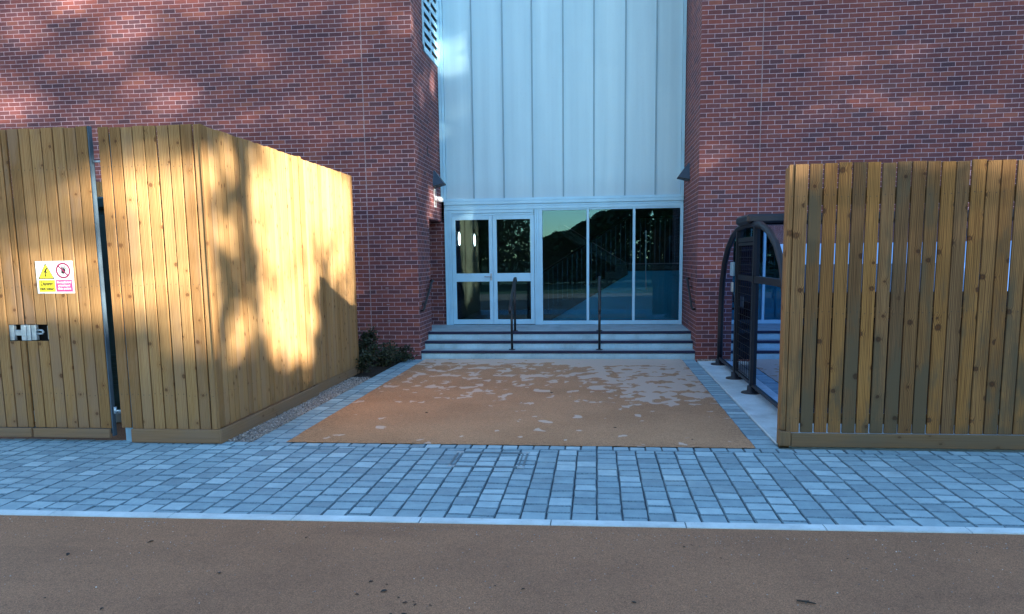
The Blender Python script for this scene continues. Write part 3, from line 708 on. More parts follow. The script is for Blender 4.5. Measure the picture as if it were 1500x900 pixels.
walllamp(XR-.004,-1,15.10,'dark blue wedge wall lamp on the right brick reveal')
t=thing('security_sensor','white twin head security sensor on a plate below the left wall lamp','sensor',(XL,15.32,3.0))
m=MB(); X=XL+.003
m.bev(X,X+.012,15.23,15.26,2.83,3.19,.002); m.bev(X,X+.012,15.39,15.42,2.83,3.19,.002); m.bev(X,X+.012,15.261,15.389,3.155,3.19,.002); m.bev(X,X+.012,15.261,15.389,2.83,2.865,.002); m.build('back_plate',M['white'],t)
m=MB(); m.bev(X+.012,X+.07,15.20,15.45,2.955,3.04,.012)
m.build('sensor_body',M['white'],t)
for y in (15.24,15.40):
    m=MB(); m.lathe([(0,-.05),(.03,-.045),(.05,-.02),(.055,.0),(.045,.035),(.0,.05)],(X+.10,y,2.985),14); m.build('sensor_head',M['white'],t)

# ------------------------------------------------------------------ timber fences
def boards(mb,u0,u1,fixed,z0,z1,w,gap,th,axis,seed,holes=None,zj=.006,wv=.0):
    """vertical boards from u0 to u1; axis 'x' = front face at y=fixed, axis 'y' = face at x=fixed (towards +x)"""
    R=random.Random(seed); u=u0
    while u<u1-.02:
        ww=w+R.uniform(-wv,wv); e=min(u+ww,u1); d=R.uniform(-.0035,.0035); zt=z1+R.uniform(-zj,zj*.6); zb=z0
        spans=[(zb,zt)]
        if holes:
            for (a,b,c,dd) in holes:
                if (u+e)/2>a and (u+e)/2<b: spans=[(zb,c),(dd,zt)]
        lean=R.uniform(-.004,.004)
        for (p,q) in spans:
            i0=len(mb.v)
            if axis=='x': mb.bev(u+gap/2,e-gap/2,fixed+d,fixed+d+th,p,q,.0025)
            else: mb.bev(fixed-th+d,fixed+d,u+gap/2,e-gap/2,p,q,.0025)
            for k in range(i0,len(mb.v)):
                x,y,z=mb.v[k]; f=lean*(z-z0)/(z1-z0)
                mb.v[k]=(x+f,y,z) if axis=='x' else (x,y+f,z)
        u=e
FX=-3.768; FYF=7.213; FH=3.118
enc=thing('timber_enclosure','tall sunlit close boarded timber screen turning the corner beside the path','fence',(-4.2,7.5,0))
m=MB(); boards(m,-4.699,FX-.012,FYF,.140,FH,.1215,.013,.028,'x',3,wv=.003); m.build('board_panel',M['wood_left'],enc)
m=MB(); m.bev(-4.808,-4.705,FYF-.004,FYF+.018,.150,FH+.004,.003); m.build('hinge_board',M['wood_left'],enc)
m=MB(); boards(m,FYF+.024,9.66,FX,.150,FH,.112,.010,.026,'y',11,wv=.014); m.build('board_panel',M['wood_left'],enc)
m=MB(); boards(m,9.74,11.87,FX-.006,.150,FH-.008,.112,.010,.026,'y',12,wv=.014); m.build('board_panel',M['wood_left'],enc)
m=MB(); m.bev(FX-.030,FX+.010,9.662,9.737,.15,FH+.012,.003); m.build('cover_strip',M['wood_left'],enc)
m=MB(); m.bev(FX-.011,FX+.012,FYF-.010,FYF+.022,.1455,FH+.002,.003); m.build('corner_bead',M['wood_left'],enc)
m=MB(); m.bev(-4.692,FX+.018,FYF-.040,FYF-.002,.004,.143,.006); m.build('kickboard',M['wood_sill_left'],enc)
m=MB(); m.bev(FX+.006,FX+.040,FYF-.038,9.94,.002,.147,.006); m.build('kickboard',M['wood_sill_left'],enc)
m=MB(); m.bev(FX-.052,FX-.012,9.945,11.96,.01,.1475,.006); m.build('kickboard',M['wood_sill_left'],enc)
m=MB(); m.box(-4.786,-4.696,FYF+.020,FYF+.11,-.03,FH-.06); m.build('steel_post',M['steelblue'],enc)
m=MB()
for (y0) in (7.32,9.65,11.70):
    m=MB(); m.box(FX-.13,FX-.032,y0,y0+.1,-.03,FH-.05); m.build('post',M['wood_sill_left'],enc)
for z in (.45,1.55,2.7):
    m=MB(); m.box(FX-.031,FX-.0235,7.43,11.69,z,z+.09) if 0 else m.box(FX-.075,FX-.033,7.43,9.645,z,z+.09); m.build('rail',M['wood_sill_left'],enc)
    m=MB(); m.box(FX-.075,FX-.033,9.755,11.69,z,z+.09); m.build('rail',M['wood_sill_left'],enc)
    m=MB(); m.box(-4.69,FX-.14,FYF+.026,FYF+.06,z,z+.09); m.build('rail',M['wood_sill_left'],enc)
# fence between the enclosure's back and the brick wall side (return, far end)
m=MB(); boards(m,-8.8,FX-.04,11.875,.15,FH,.12,.006,.022,'x',31); m.build('board_panel',M['wood_left'],enc)

def gate(xa,xb,label,seed,holes,steel_side):
    t=thing('timber_gate',label,'gate',((xa+xb)/2,FYF,0),'pair of timber gates')
    m=MB(); boards(m,xa+.004,xb-.004,FYF,.142,FH+.012,.1215,.012,.028,'x',seed,holes,wv=.002); m.build('board_panel',M['wood_gate'],t)
    m=MB(); m.bev(xa+.004,xb-.010,FYF-.034,FYF-.003,.045,.139,.005); m.build('kickboard',M['wood_sill_left'],t)
    m=MB(); xs=xb-.003 if steel_side>0 else xa-.001
    
    if steel_side>0: m.box(xb-.002,xb+.010,FYF-.002,FYF+.055,.06,FH+.02)
    for z in (.08,1.55,2.95): m.box(xa+.01,xb-.0025,FYF+.0255,FYF+.07,z,z+.06)
    m.box(xa+.012,xa+.05,FYF+.026,FYF+.069,.1,2.97)
    m.build('steel_frame',M['steeledge'],t)
    return t
HO=[(-5.985,-5.505,1.038,1.206)]
g1=gate(-5.772,-4.915,'right timber gate leaf carrying the yellow and pink warning sign',21,HO,1)
g2=gate(-6.70,-5.776,'left timber gate leaf cut off by the edge of the picture',22,HO,-1)
m=MB(); boards(m,-9.0,-6.72,FYF,.14,FH,.1215,.006,.022,'x',23); 
t=thing('timber_fence','close boarded timber fence left of the gates','fence',(-8,FYF,0)); m.build('board_panel',M['wood_gate'],t)
m=MB(); m.bev(-9.0,-6.72,FYF-.036,FYF-.003,.01,.138,.005); m.build('kickboard',M['wood_sill_left'],t)
# latch in the hand hole of the gates
m=MB(); m.box(-6.02,-5.774,FYF+.13,FYF+.14,.98,1.26); m.build('latch_recess',M['dark'],g2)
m=MB(); m.box(-5.773,-5.47,FYF+.13,FYF+.14,.98,1.26); m.build('latch_recess',M['dark'],g1)
m=MB(); m.bev(-5.965,-5.915,FYF+.02,FYF+.06,1.045,1.20,.003); m.bev(-5.914,-5.83,FYF+.03,FYF+.05,1.09,1.15,.006); m.bev(-5.83,-5.778,FYF+.012,FYF+.07,1.042,1.203,.004); m.build('latch',M['galv'],g2)
m=MB(); m.bev(-5.770,-5.728,FYF+.012,FYF+.07,1.042,1.203,.004); m.bev(-5.722,-5.672,FYF+.02,FYF+.066,1.044,1.201,.004); m.tube([(-5.67,FYF+.04,1.145),(-5.615,FYF+.035,1.145),(-5.60,FYF+.035,1.128),(-5.615,FYF+.035,1.110),(-5.67,FYF+.04,1.11)],.010,8); m.bev(-5.575,-5.50,FYF+.06,FYF+.066,1.05,1.19,.002); m.build('latch',M['galv'],g1)
m=MB(); m.tube([(-4.89,FYF+.02,2.8),(-4.79,FYF+.02,2.8)],.010,8); m.build('hinge',M['galv'],g1)
m=MB(); m.tube([(-4.89,FYF+.02,.32),(-4.79,FYF+.02,.32)],.010,8); m.tube([(-4.88,FYF+.02,.29),(-4.88,FYF+.02,.36)],.016,8); m.build('hinge',M['galv'],g1)

# electrical cabinet behind the gates
t=thing('electrical_cabinet','dark teal electrical cabinet glimpsed through the gap beside the gate','cabinet',(-5.7,8.9,0))
m=MB(); m.bev(-6.9,-5.15,8.25,9.9,.1,2.42,.01); m.build('cabinet_body',M['cabinet'],t)
m=MB(); m.bev(-6.96,-5.09,8.19,9.96,2.421,2.55,.02); m.build('cabinet_roof',M['cabinet'],t)
m=MB(); m.bev(-6.95,-5.1,8.2,9.95,-.02,.099,.01); m.build('plinth',M['slab'],t)
for x in (-6.85,-6.02):
    m=MB(); m.bev(x,x+.80,8.225,8.248,.2,2.35,.006); d=m.build('cabinet_door',M['cabinet'],t)
    m=MB(); 
    for k in range(8): m.bev(x+.15,x+.65,8.212,8.224,.4+k*.05,.425+k*.05,.002)
    m.build('vent_slats',M['cabinet'],d)

# warning sign --------------------------------------------------------------
def text_mesh(body,size,x,y,z,name,mat,parent,width=None):
    cu=bpy.data.curves.new(name,'FONT'); cu.body=body; cu.size=size; cu.align_x='CENTER'; cu.align_y='CENTER'; cu.extrude=.0004; cu.offset=.0011
    o=bpy.data.objects.new(name,cu); col.objects.link(o)
    dg=bpy.context.evaluated_depsgraph_get(); me=bpy.data.meshes.new_from_object(o.evaluated_get(dg))
    bpy.data.objects.remove(o); bpy.data.curves.remove(cu)
    k=1.0
    if width:
        xs=[v.co.x for v in me.vertices]; k=width/(max(xs)-min(xs))
    off=parent.location
    if parent.parent: off=off+parent.parent.location
    for v in me.vertices: v.co=Vector((x+v.co.x*k,y-v.co.z,z+v.co.y))-off
    me.materials.clear(); me.materials.append(mat); me.name=name
    q=bpy.data.objects.new(name,me); col.objects.link(q); q.parent=parent; return q
sx0,sx1,sz0,sz1=-5.588,-5.188,1.520,1.842; sy=FYF-.0075
sg=thing('warning_sign','white warning sign with yellow triangle and pink prohibition circle on the gate','sign',((sx0+sx1)/2,sy,(sz0+sz1)/2))
m=MB(); m.bev(sx0,sx1,sy,sy+.003,sz0,sz1,.001); m.build('sign_plate',M['signwhite'],sg)
def shape(poly,d,mat,name,parent=sg): m=MB(); m.prism(poly,'y',sy-d,sy-d+.0012); return m.build(name,mat,parent)
cxl=(sx0+(sx0+sx1)/2)/2+.008; zt=sz1-.018; zb=zt-.160
tri=[(cxl-.088,zb),(cxl+.088,zb),(cxl,zt)]
shape(tri,.0012,M['signblack'],'triangle_border')
cz=(zt+2*zb)/3
shape([(cxl+(x-cxl)*.84,cz+(z-cz)*.84) for x,z in tri],.0024,M['signyellow'],'warning_triangle')
b=[(.006,.056),(-.026,.004),(-.004,.008),(-.020,-.026),(.024,.020),(.004,.016),(.024,.056)]
bz=zb+.058
shape([(cxl+x*.95,bz+z*.95) for x,z in b],.0036,M['signblack'],'lightning_bolt'); shape([(cxl-.014,bz-.012),(cxl-.004,bz-.045),(cxl+.006,bz-.012)],.0036,M['signblack'],'arrow_tip')
yb0,yb1=sz0+.016,zb-.010
shape([(sx0+.022,yb0),(sx0+.196,yb0),(sx0+.196,yb1),(sx0+.022,yb1)],.0012,M['signyellow'],'caption_panel')
text_mesh('Danger',.058,sx0+.109,sy-.0018,yb1-.036,'caption_text',M['signblack'],sg,.135)
text_mesh('High voltage',.034,sx0+.109,sy-.0018,yb0+.030,'caption_text',M['signblack'],sg,.155)
cxr=sx1-.105; czr=zb+.083
ring=MB(); n=40
for k in range(n):
    a0,a1=2*pi*k/n,2*pi*(k+1)/n
    ring.poly([(cxr+rr*cos(a),sy-.0016,czr+rr*sin(a)) for rr,a in ((.079,a0),(.079,a1),(.061,a1),(.061,a0))][::-1])
ring.bar((cxr-.052,sy-.0032,czr+.052),(cxr+.052,sy-.0032,czr-.052),.002,.014) if 0 else ring.prism([(cxr-.052,czr+.043),(cxr-.043,czr+.052),(cxr+.052,czr-.043),(cxr+.043,czr-.052)],'y',sy-.0045,sy-.0034)
ring.build('prohibition_ring',M['signmauve'],sg)
hand=MB()
hand.prism([(cxr-.022,czr-.026),(cxr+.004,czr-.034),(cxr+.030,czr-.006),(cxr+.022,czr+.014),(cxr-.014,czr+.012)],'y',sy-.0022,sy-.0010)
for (x,z,dx,dz) in ((-.010,.010,-.002,.036),(.001,.012,.004,.040),(.011,.012,.012,.034),(.020,.008,.018,.024),(-.018,-.006,-.018,.012)):
    px,pz=-dz*.10,dx*.10; hand.prism([(cxr+x-px*1.2,czr+z-pz*1.2),(cxr+x+px*1.2,czr+z+pz*1.2),(cxr+x+dx+px,czr+z+dz+pz),(cxr+x+dx-px,czr+z+dz-pz)],'y',sy-.0022,sy-.0010)
hand.build('hand_symbol',M['signblack'],sg)
shape([(sx1-.196,yb0),(sx1-.018,yb0),(sx1-.018,yb1),(sx1-.196,yb1)],.0012,M['signred'],'caption_panel')
for i,(tx,w) in enumerate((('No unauthorised',.150),('persons beyond',.125),('this point',.142))):
    text_mesh(tx,.027,sx1-.107,sy-.0018,yb1-.024-i*.031,'caption_text',M['signwhite'],sg,w)

# right hand fence: hit and miss boards with gaps
RX,RY,RH=1.742,7.392,2.632
rf=thing('slatted_fence','weathered brown slatted timber fence with open gaps on the right','fence',(4.5,RY,0))
m=MB(); x=RX+.050; R=random.Random(77); k=0
while x<9.2:
    w=.1135+R.uniform(-.003,.003); zt=RH-.010+R.uniform(-.006,.008)-.0035*(x-RX); d=R.uniform(-.003,.003); lean=R.uniform(-.004,.004)
    i0=len(m.v); m.bev(x,x+w,RY+d-.006,RY+.022+d,.138,zt,.003)
    for q in range(i0,len(m.v)):
        a,b,c=m.v[q]; m.v[q]=(a+lean*(c-.14)/2.5,b,c)
    x+=.1262 if k else .131; k+=1
m.build('board_panel',M['wood_right'],rf)
for z in (2.255,1.22,.22):
    for (a,b) in ((RX+.052,3.6),(3.605,6.4),(6.405,9.2)):
        m=MB(); m.bev(a,b,RY+.026,RY+.066,z,z+.145 if z>2 else z+.095,.004); m.build('rail',M['wood_right'],rf)
m=MB(); m.bev(RX+.002,RX+.046,RY+.004,RY+.040,.16,RH-.012,.004); m.build('end_board',M['wood_right'],rf)
for px in (RX+.004,4.2,6.8,9.1):
    m=MB(); m.bev(px,px+.098,RY+.068,RY+.166,-.03,RH-.03,.005); m.build('post',M['wood_right'],rf)
m=MB(); m.bev(RX-.012,RX+.090,RY-.034,RY+.10,.010,.150,.006); m.build('end_block',M['wood_sill'],rf)
m=MB(); m.bev(RX+.094,5.4,RY-.030,RY-.002,.003,.135,.005); m.build('kickboard',M['wood_sill'],rf)
m=MB(); m.bev(5.405,9.2,RY-.030,RY-.002,.003,.135,.005); m.build('kickboard',M['wood_sill'],rf)

# ------------------------------------------------------------------ cycle shelter
cs=thing('cycle_shelter','curved clear perspex cycle shelter with dark blue frame beside the right fence','shelter',(5.0,10.9,.012))
def ex(y): return 2.035
C0=10.76
half=[(2.22,.10),(2.215,.6),(2.20,1.05),(2.12,1.40),(1.93,1.70),(1.62,1.93),(1.22,2.09),(.78,2.18),(.30,2.215)]
arch=[(C0+a,z) for a,z in half]+[(C0-a,z) for a,z in reversed(half)]
def hoop(X,name):
    m=MB(); m.tube([(X(y),y,z) for y,z in arch],.042,10); return m.build(name,M['navy'],cs)
hoop(ex,'hoop')
for X in (4.2,6.4,8.6): hoop(lambda y,X=X:X,'hoop')
# roof / side sheets
def sheet(sel,xa,xb):
    m=MB(); P=arch[sel]
    for p,q in zip(P[:-1],P[1:]):
        A=ex if xa is None else (lambda y:xa)
        m.poly([(A(p[0])+.03,p[0],p[1]),(xb,p[0],p[1]),(xb,q[0],q[1]),(A(q[0])+.03,q[0],q[1])],smooth=True)
    return m
for (xa,xb) in ((None,4.17),(4.23,6.37),(6.43,8.57)):
    sheet(slice(0,9),xa,xb).build('roof_sheet',M['perspex'],cs); sheet(slice(9,18),xa,xb).build('roof_sheet',M['roofsheet'],cs)
m=MB(); m.bev(1.93,8.75,C0-.42,C0+.42,2.215,2.335,.03); m.build('ridge_beam',M['navy'],cs)
for (xa,xb) in ((2.10,4.15),(4.25,6.35),(6.45,8.55)):
    m=MB(); m.bev(xa,xb,C0-2.165,C0-2.15,.14,1.08,.004); m.build('side_panel',M['navy'],cs)  # dark panels added so the fence gaps in front of them read dark
# end wall: two posts, doorway with mesh, panels each side
P1,P2=11.48,10.26
for y in (P1,P2):
    m=MB(); m.bar((ex(y),y,.02),(ex(y),y,2.20),.075,.07,(1,0,0)); m.build('post',M['navy'],cs)
for y in (C0+2.22,P1,P2,C0-2.22):
    fk=1.0 if y>9 else .5
    m=MB(); m.lathe([(0,.10),(.05*fk,.098),(.055*fk,.03),(.12*fk,.018),(.13*fk,.004),(.13*fk,0)],(ex(y)-.01*(2*fk-1)+(.03 if fk<1 else 0),y,.012),20); m.build('foot',M['navy'],cs)
def endpanel(ya,yb,lo):
    pts=[p for p in arch if min(ya,yb)<p[0]<max(ya,yb)]
    pts=sorted(pts)
    def top(y):
        for (a,b) in zip(arch[:-1],arch[1:]):
            if min(a[0],b[0])<=y<=max(a[0],b[0]) and abs(a[0]-b[0])>1e-4: return a[1]+(b[1]-a[1])*(y-a[0])/(b[0]-a[0])
        return 1.0
    ys=[min(ya,yb)+ (max(ya,yb)-min(ya,yb))*k/14 for k in range(15)]
    poly=[(ex(y),y,lo) for y in (ys[0],ys[-1])]+[(ex(y),y,top(y)-.03) for y in reversed(ys)]
    m=MB(); m.poly([(x+.004,y,z) for x,y,z in poly],[(p[1],p[2]) for p in poly]); return m.build('end_panel',M['perspex'],cs)
endpanel(P1+.04,C0+2.19,.12); endpanel(C0-2.19,P2-.04,.12)
for (a,b) in ((P1+.04,C0+2.18),(C0-2.18,P2-.04)):
    m=MB(); m.bar((ex(a),a,.12),(ex(b),b,.12),.035,.035); m.build('bottom_rail',M['navy'],cs)
m=MB(); m.bar((ex(P2),P2,2.02),(ex(P1),P1,2.02),.04,.06); m.build('door_header',M['navy'],cs)
m=MB(); m.bar((ex(P2-.04),P2-.04,1.50),(ex(C0-2.18),C0-2.08,1.50),.05,.085); m.bar((ex(P2),P2,1.50),(ex(P1),P1,1.50),.03,.07); m.build('cross_rail',M['navy'],cs)
# mesh door
m=MB(); gy0,gy1=P2+.06,P1-.06
m.bar((ex(gy0),gy0,.12),(ex(gy0),gy0,1.98),.03,.03,(1,0,0)); m.bar((ex(gy1),gy1,.12),(ex(gy1),gy1,1.98),.03,.03,(1,0,0)); m.bar((ex(gy0),gy0,.13),(ex(gy1),gy1,.13),.03,.04); m.bar((ex(gy0),gy0,1.96),(ex(gy1),gy1,1.96),.03,.04); pass
d=m.build('mesh_door',M['navy'],cs)
m=MB(); k=0
y=gy0+.05
while y<gy1: m.bar((ex(y),y,.13),(ex(y),y,1.95),.006,.006,(1,0,0)); y+=.15
z=.18
while z<1.95: m.bar((ex(gy0)+.004,gy0,z),(ex(gy1)+.004,gy1,z),.005,.005); z+=.10
m.build('mesh_infill',M['navy'],d)
m=MB(); m.poly([(ex(gy0)+.01,gy0,2.05),(ex(gy1)+.01,gy1,2.05),(ex(gy1)+.01,gy1,2.17),(ex(gy0)+.01,gy0,2.17)]); m.build('fanlight',M['perspex'],cs)
m=MB(); m.bev(ex(P1)-.075,ex(P1)-.04,P1+.02,P1+.24,1.51,1.71,.008); lb=m.build('lock_box',M['steelblue'],cs)
m=MB(); m.bev(ex(P1)-.07,ex(P1)-.045,P1+.05,P1+.17,1.28,1.42,.006); m.build('lock_handle',M['galv'],lb)
# things behind the perspex
m=MB(); m.bev(2.22,2.23,12.05,12.42,1.02,1.18,.002); tag(m.build('notice_plate',M['signwhite'],None),'small white notice plate inside the far left perspex panel of the shelter','notice') if 0 else m.build('notice_plate',M['signwhite'],cs)
m=MB(); m.bev(2.20,2.21,9.30,9.42,1.12,1.42,.002); m.build('notice_plate',M['signwhite'],cs)
for i,(x,lb) in enumerate(((3.1,'galvanised hoop cycle stand inside the shelter, nearest the perspex end'),(4.3,'galvanised hoop cycle stand inside the shelter, second from the perspex end'),(5.5,'galvanised hoop cycle stand inside the shelter, behind the right fence boards'))):
    m=MB(); m.tube([(x,10.3,.012),(x,10.3,.62),(x,10.34,.72),(x,10.44,.77),(x,11.2,.77),(x,11.3,.72),(x,11.34,.62),(x,11.34,.012)],.024,10); tag(m.build('cycle_stand',M['galv'],None),lb,'cycle stand','cycle stands under the shelter')

# ------------------------------------------------------------------ manhole cover
mc=thing('manhole_cover','recessed manhole cover frame set in the block paving before the forecourt','manhole cover',(-.96,6.74,0))
ax0,ax1,ay0,ay1=-1.300,-.625,6.478,7.005
m=MB(); z0,z1=-.005,.0055
def ringrect(mb,a0,a1,b0,b1,w,zt): 
    mb.bev(a0,a1,b0,b0+w,z0,zt,.001); mb.bev(a0,a1,b1-w,b1,z0,zt,.001); mb.bev(a0,a0+w,b0+w+.0005,b1-w-.0005,z0,zt,.001); mb.bev(a1-w,a1,b0+w+.0005,b1-w-.0005,z0,zt,.001)
ringrect(m,ax0,ax1,ay0,ay1,.020,z1); m.build('frame',M['black_g'],mc)
m=MB(); ringrect(m,ax0+.045,ax1-.045,ay0+.032,ay1-.032,.014,z1-.001); m.build('cover_edge',M['black_g'],mc)
for cx,cy in ((ax0,ay0),(ax1,ay0),(ax0,ay1),(ax1,ay1)):
    m=MB(); sx_=1 if cx==ax0 else -1; sy_=1 if cy==ay0 else -1
    xa,xb=sorted((cx-sx_*.004,cx+sx_*.060)); ya,yb=sorted((cy-sy_*.004,cy+sy_*.042)); m.bev(xa,xb,ya,yb,z0,z1+.003,.002); m.build('corner_plate',M['galv'],mc)

# ------------------------------------------------------------------ leaf litter on the road
def leafmesh(mb,s,R):
    n=7; out=[]
    for k in range(n+1):
        t=k/n; w=.30*sin(pi*t)**.8*(1-.3*t); out.append((t-.5,w))
    for (a,wa),(b,wb) in zip(out[:-1],out[1:]):
        mb.poly([(a*s,-wa*s,.05*s+.35*s*abs(wa)*R.uniform(.6,1.4)),(b*s,-wb*s,.05*s+.35*s*abs(wb)),(b*s,0,.02*s),(a*s,0,.02*s)],smooth=True)
        mb.poly([(a*s,0,.02*s),(b*s,0,.02*s),(b*s,wb*s,.05*s+.5*s*abs(wb)),(a*s,wa*s,.05*s+.5*s*abs(wa))],smooth=True)
R=random.Random(9); protos=[]
lit=[(-1.27,4.05),(-1.17,4.02),(-1.16,3.93),(-1.30,3.88),(-1.06,3.86),(-1.01,3.80),(-.97,3.82),(-.95,3.78),(-.87,3.78),(-1.05,3.66),(-.98,3.66),(-.90,3.52),(-.885,3.50),(-.89,3.47),(-.83,3.30),(-.79,3.30),(-.75,3.2),(-.70,3.22),(-.58,3.28),(-.52,3.22),(-.38,3.35),(-.40,4.02),(-.56,4.05),(-3.3,4.3),(-2.9,4.55),(-2.6,3.6),(-2.2,4.1),(-2.0,3.4),(.6,4.75),(.75,4.55),(1.5,4.6),(2.3,4.75),(2.6,4.35),(2.75,4.2),(2.7,4.05),(.2,3.9),(1.0,3.7),(1.9,3.55),(-1.7,3.3),(.1,3.3),(-3.0,3.7),(-1.9,4.7),(.55,4.72)]
gr='dry leaf scraps scattered on the road'
for i,(x,y) in enumerate(lit):
    if i<5:
        m=MB(); leafmesh(m,(.030,.020,.042,.026,.016)[i],R); o=m.build('fallen_leaf',M['litter'],None); protos.append(o)
    else: o=protos[R.randrange(5)].copy(); col.objects.link(o)
    o.location=(x,y,.001); o.rotation_euler=(R.uniform(-.15,.15),R.uniform(-.15,.15),R.uniform(0,6.28)); tag(o,'small dark dry leaf scrap lying on the brown road','leaf',gr)
m=MB(); m.tube([(1.05,3.98,.008),(1.09,3.962,.012),(1.14,3.95,.007)],[.004,.006,.003],6); m.tube([(1.09,3.962,.012),(1.11,3.975,.012)],[.003,.002],5); tag(m.build('twig',M['litter'],None),'short dark twig lying on the road right of centre','twig')
# leaves on the forecourt
for i,(x,y) in enumerate(((.2,8.1),(.62,9.4),(-.6,10.2),(.95,7.6),(1.1,9.0),(-2.0,8.8))):
    o=protos[i%5].copy(); col.objects.link(o); o.location=(x,y,.006); o.rotation_euler=(0,0,i*1.3); o.scale=(1.2,1.2,1.2); tag(o,'small dark dry leaf scrap lying on the orange forecourt','leaf','dry leaf scraps on the forecourt')

# ------------------------------------------------------------------ shrubs in the bed
def shrub(c,rx,ry,h,n,label,seed,size=.05):
    t=thing('shrub',label,'shrub',(c[0],c[1],0),'shrubs in the planting bed'); R=random.Random(seed)
    m=MB()
    for k in range(9):
        a=R.uniform(0,6.28); q=R.uniform(.3,.9); m.tube([(c[0]+R.uniform(-.05,.05),c[1]+R.uniform(-.05,.05),-.02),(c[0]+.4*q*rx*cos(a),c[1]+.4*q*ry*sin(a),h*.45),(c[0]+q*rx*cos(a),c[1]+q*ry*sin(a),h*R.uniform(.65,.95))],[.009,.006,.002],6)
    m.build('stem',M['bark'],t)
    m=MB(); cl=[(R.uniform(-1,1),R.uniform(-1,1),R.uniform(.15,1)) for _ in range(16)]
    for k in range(n):
        q=R.choice(cl); x=c[0]+rx*(q[0]*.75+R.gauss(0,.22)); y=c[1]+ry*(q[1]*.75+R.gauss(0,.22)); z=max(.02,h*(q[2]+R.gauss(0,.13)))
        s=size*R.uniform(.6,1.3); d=Vector((R.gauss(0,1),R.gauss(0,1),R.uniform(-.2,1))).normalized(); sd=d.cross(Vector((R.gauss(0,1),R.gauss(0,1),R.gauss(0,1)))).normalized(); nn=d.cross(sd)
        o=Vector((x,y,z)); a=o+sd*s*.28+nn*s*.05+d*s*.45; b=o+d*s; e=o-sd*s*.28+nn*s*.05+d*s*.45
        m.poly([o,a,b,e])
    m.build('foliage',M['shrubleaf'],t)
shrub((-3.62,12.75,0),.30,.42,.34,1500,'low dark evergreen shrub in the bed beside the steps',1)
shrub((-3.80,11.95,0),.26,.40,.30,1200,'low dark evergreen shrub behind the far end of the timber fence',2)
shrub((-4.08,13.25,0),.15,.22,.48,1500,'taller thin dark shrub climbing the brick wall behind the fence end',3)
shrub((-3.45,13.35,0),.20,.25,.24,700,'small dark shrub against the left brick pier and lowest step',4)

# ------------------------------------------------------------------ trees and hedges (outside the frame; crowns thinned to place the sun patches, hedges added for shade and dark reflections)
from math import exp
SD=(.8876,-.4602); TN=.163
BL=[(4.367,3.72,4.717,0.15,-0.246,-2.781,0.88),(4.548,3.556,10.319,-0.36,-1.214,-3.408,0.6),(4.243,3.895,11.262,-0.469,-1.577,-4.245,0.8),(4.35,2.664,4.471,-0.375,-1.86,-3.645,0.7),(4.572,2.557,11.255,-0.373,-0.892,-2.739,0.65),(4.377,3.125,4.336,-0.157,-2.064,-5.981,0.3),(4.433,4.146,4.431,-0.18,-3.273,-8.674,0.2),(3.867,3.401,4.891,-0.237,-1.02,-2.963,0.6),(4.042,2.903,11.328,-0.503,-0.822,-2.437,0.75),(3.688,2.918,11.484,-0.587,-1.085,-3.212,0.6),(4.082,3.658,13.541,-0.596,-1.34,-3.767,0.6),(3.832,4.079,5.914,-0.285,-2.228,-6.045,0.25),(3.896,2.918,5.831,-0.267,-1.228,-3.632,0.35),(4.734,3.689,8.41,-0.973,0.491,-2.564,0.4),(4.662,2.46,9.172,-1.072,0.024,-2.128,0.75),(5.164,3.977,4.624,-0.533,0.915,-4.164,0.3),(5.686,3.982,4.581,-0.538,1.113,-5.425,0.35),(6.892,4.103,0.995,-0.309,0.229,-1.472,1),(6.34,3.471,2.183,-0.254,0.265,-2.048,1),(7.765,3.941,1.095,-0.673,0.15,-1.919,1),(8.258,3.721,2.191,-0.249,0.259,-1.998,0.8),(6.735,2.748,2.626,-0.304,0.066,-1.639,0.95),(6.277,2.145,2.131,-0.249,-0.066,-2.48,0.9),(6.913,2.128,3.477,-0.402,-0.052,-1.909,0.75),(5.494,2.319,3.056,-2.01,-0.408,-2.859,0.65),(5.077,2.071,4.448,-0.512,-0.208,-4.604,0.5),(7.671,3.122,1.746,-0.201,0.203,-2.623,0.6),(8.315,3.018,2.451,-0.281,0.153,-2.451,0.45),(8.223,8.122,4.648,0.231,-0.17,-2.647,0.235),(7.333,8.401,3.966,-0.198,-1.356,-3.329,0.14),(9.249,7.357,3.582,0.03,-1.611,-6.095,0.179),(10.018,7.882,3.918,-0.08,-2.61,-6.316,0.224),(7.224,7.233,5.212,-0.259,-1.581,-4.067,0.28),(9.098,6.272,3.712,-0.124,-2.283,-5.975,0.196),(10.465,7.607,4.475,-0.079,-1.218,-2.945,0.112),(8.844,6.811,4.156,-0.141,-2.186,-5.604,0.101),(7.913,8.778,2.72,-0.115,-2.358,-5.658,0.112),(10.674,6.615,22.271,-0.323,-0.703,-1.74,0.14),(8.669,7.883,1.122,-0.04,-0.573,-1.414,0.039),(12.133,7.002,5.977,-0.679,1.321,-3.916,0.08),(11.312,6.218,3.294,-0.373,0.818,-2.748,0.083),(12.16,5.757,4.343,-0.495,0.867,-3.479,0.08),(13.969,5.358,7.338,0.444,-2.182,-10.245,0.123),(13.748,5.262,11.103,0.187,-3.597,-9.186,0.067),(14.71,4.388,9.411,0.219,-3.976,-10.222,0.056),(13.02,4.908,16.049,0.189,-2.427,-6.415,0.067),(14.812,5.603,5.286,0.153,-3.25,-7.958,0.028),(14.075,6.221,3.442,0.074,-2.799,-6.771,0.028),(7.437,2.691,14.016,0.245,-0.971,-2.727,0.165),(7.591,2.725,12.304,0.265,-1.715,-4.722,0.083)]  # painted map of sun patches; leaves are left out where it passes light
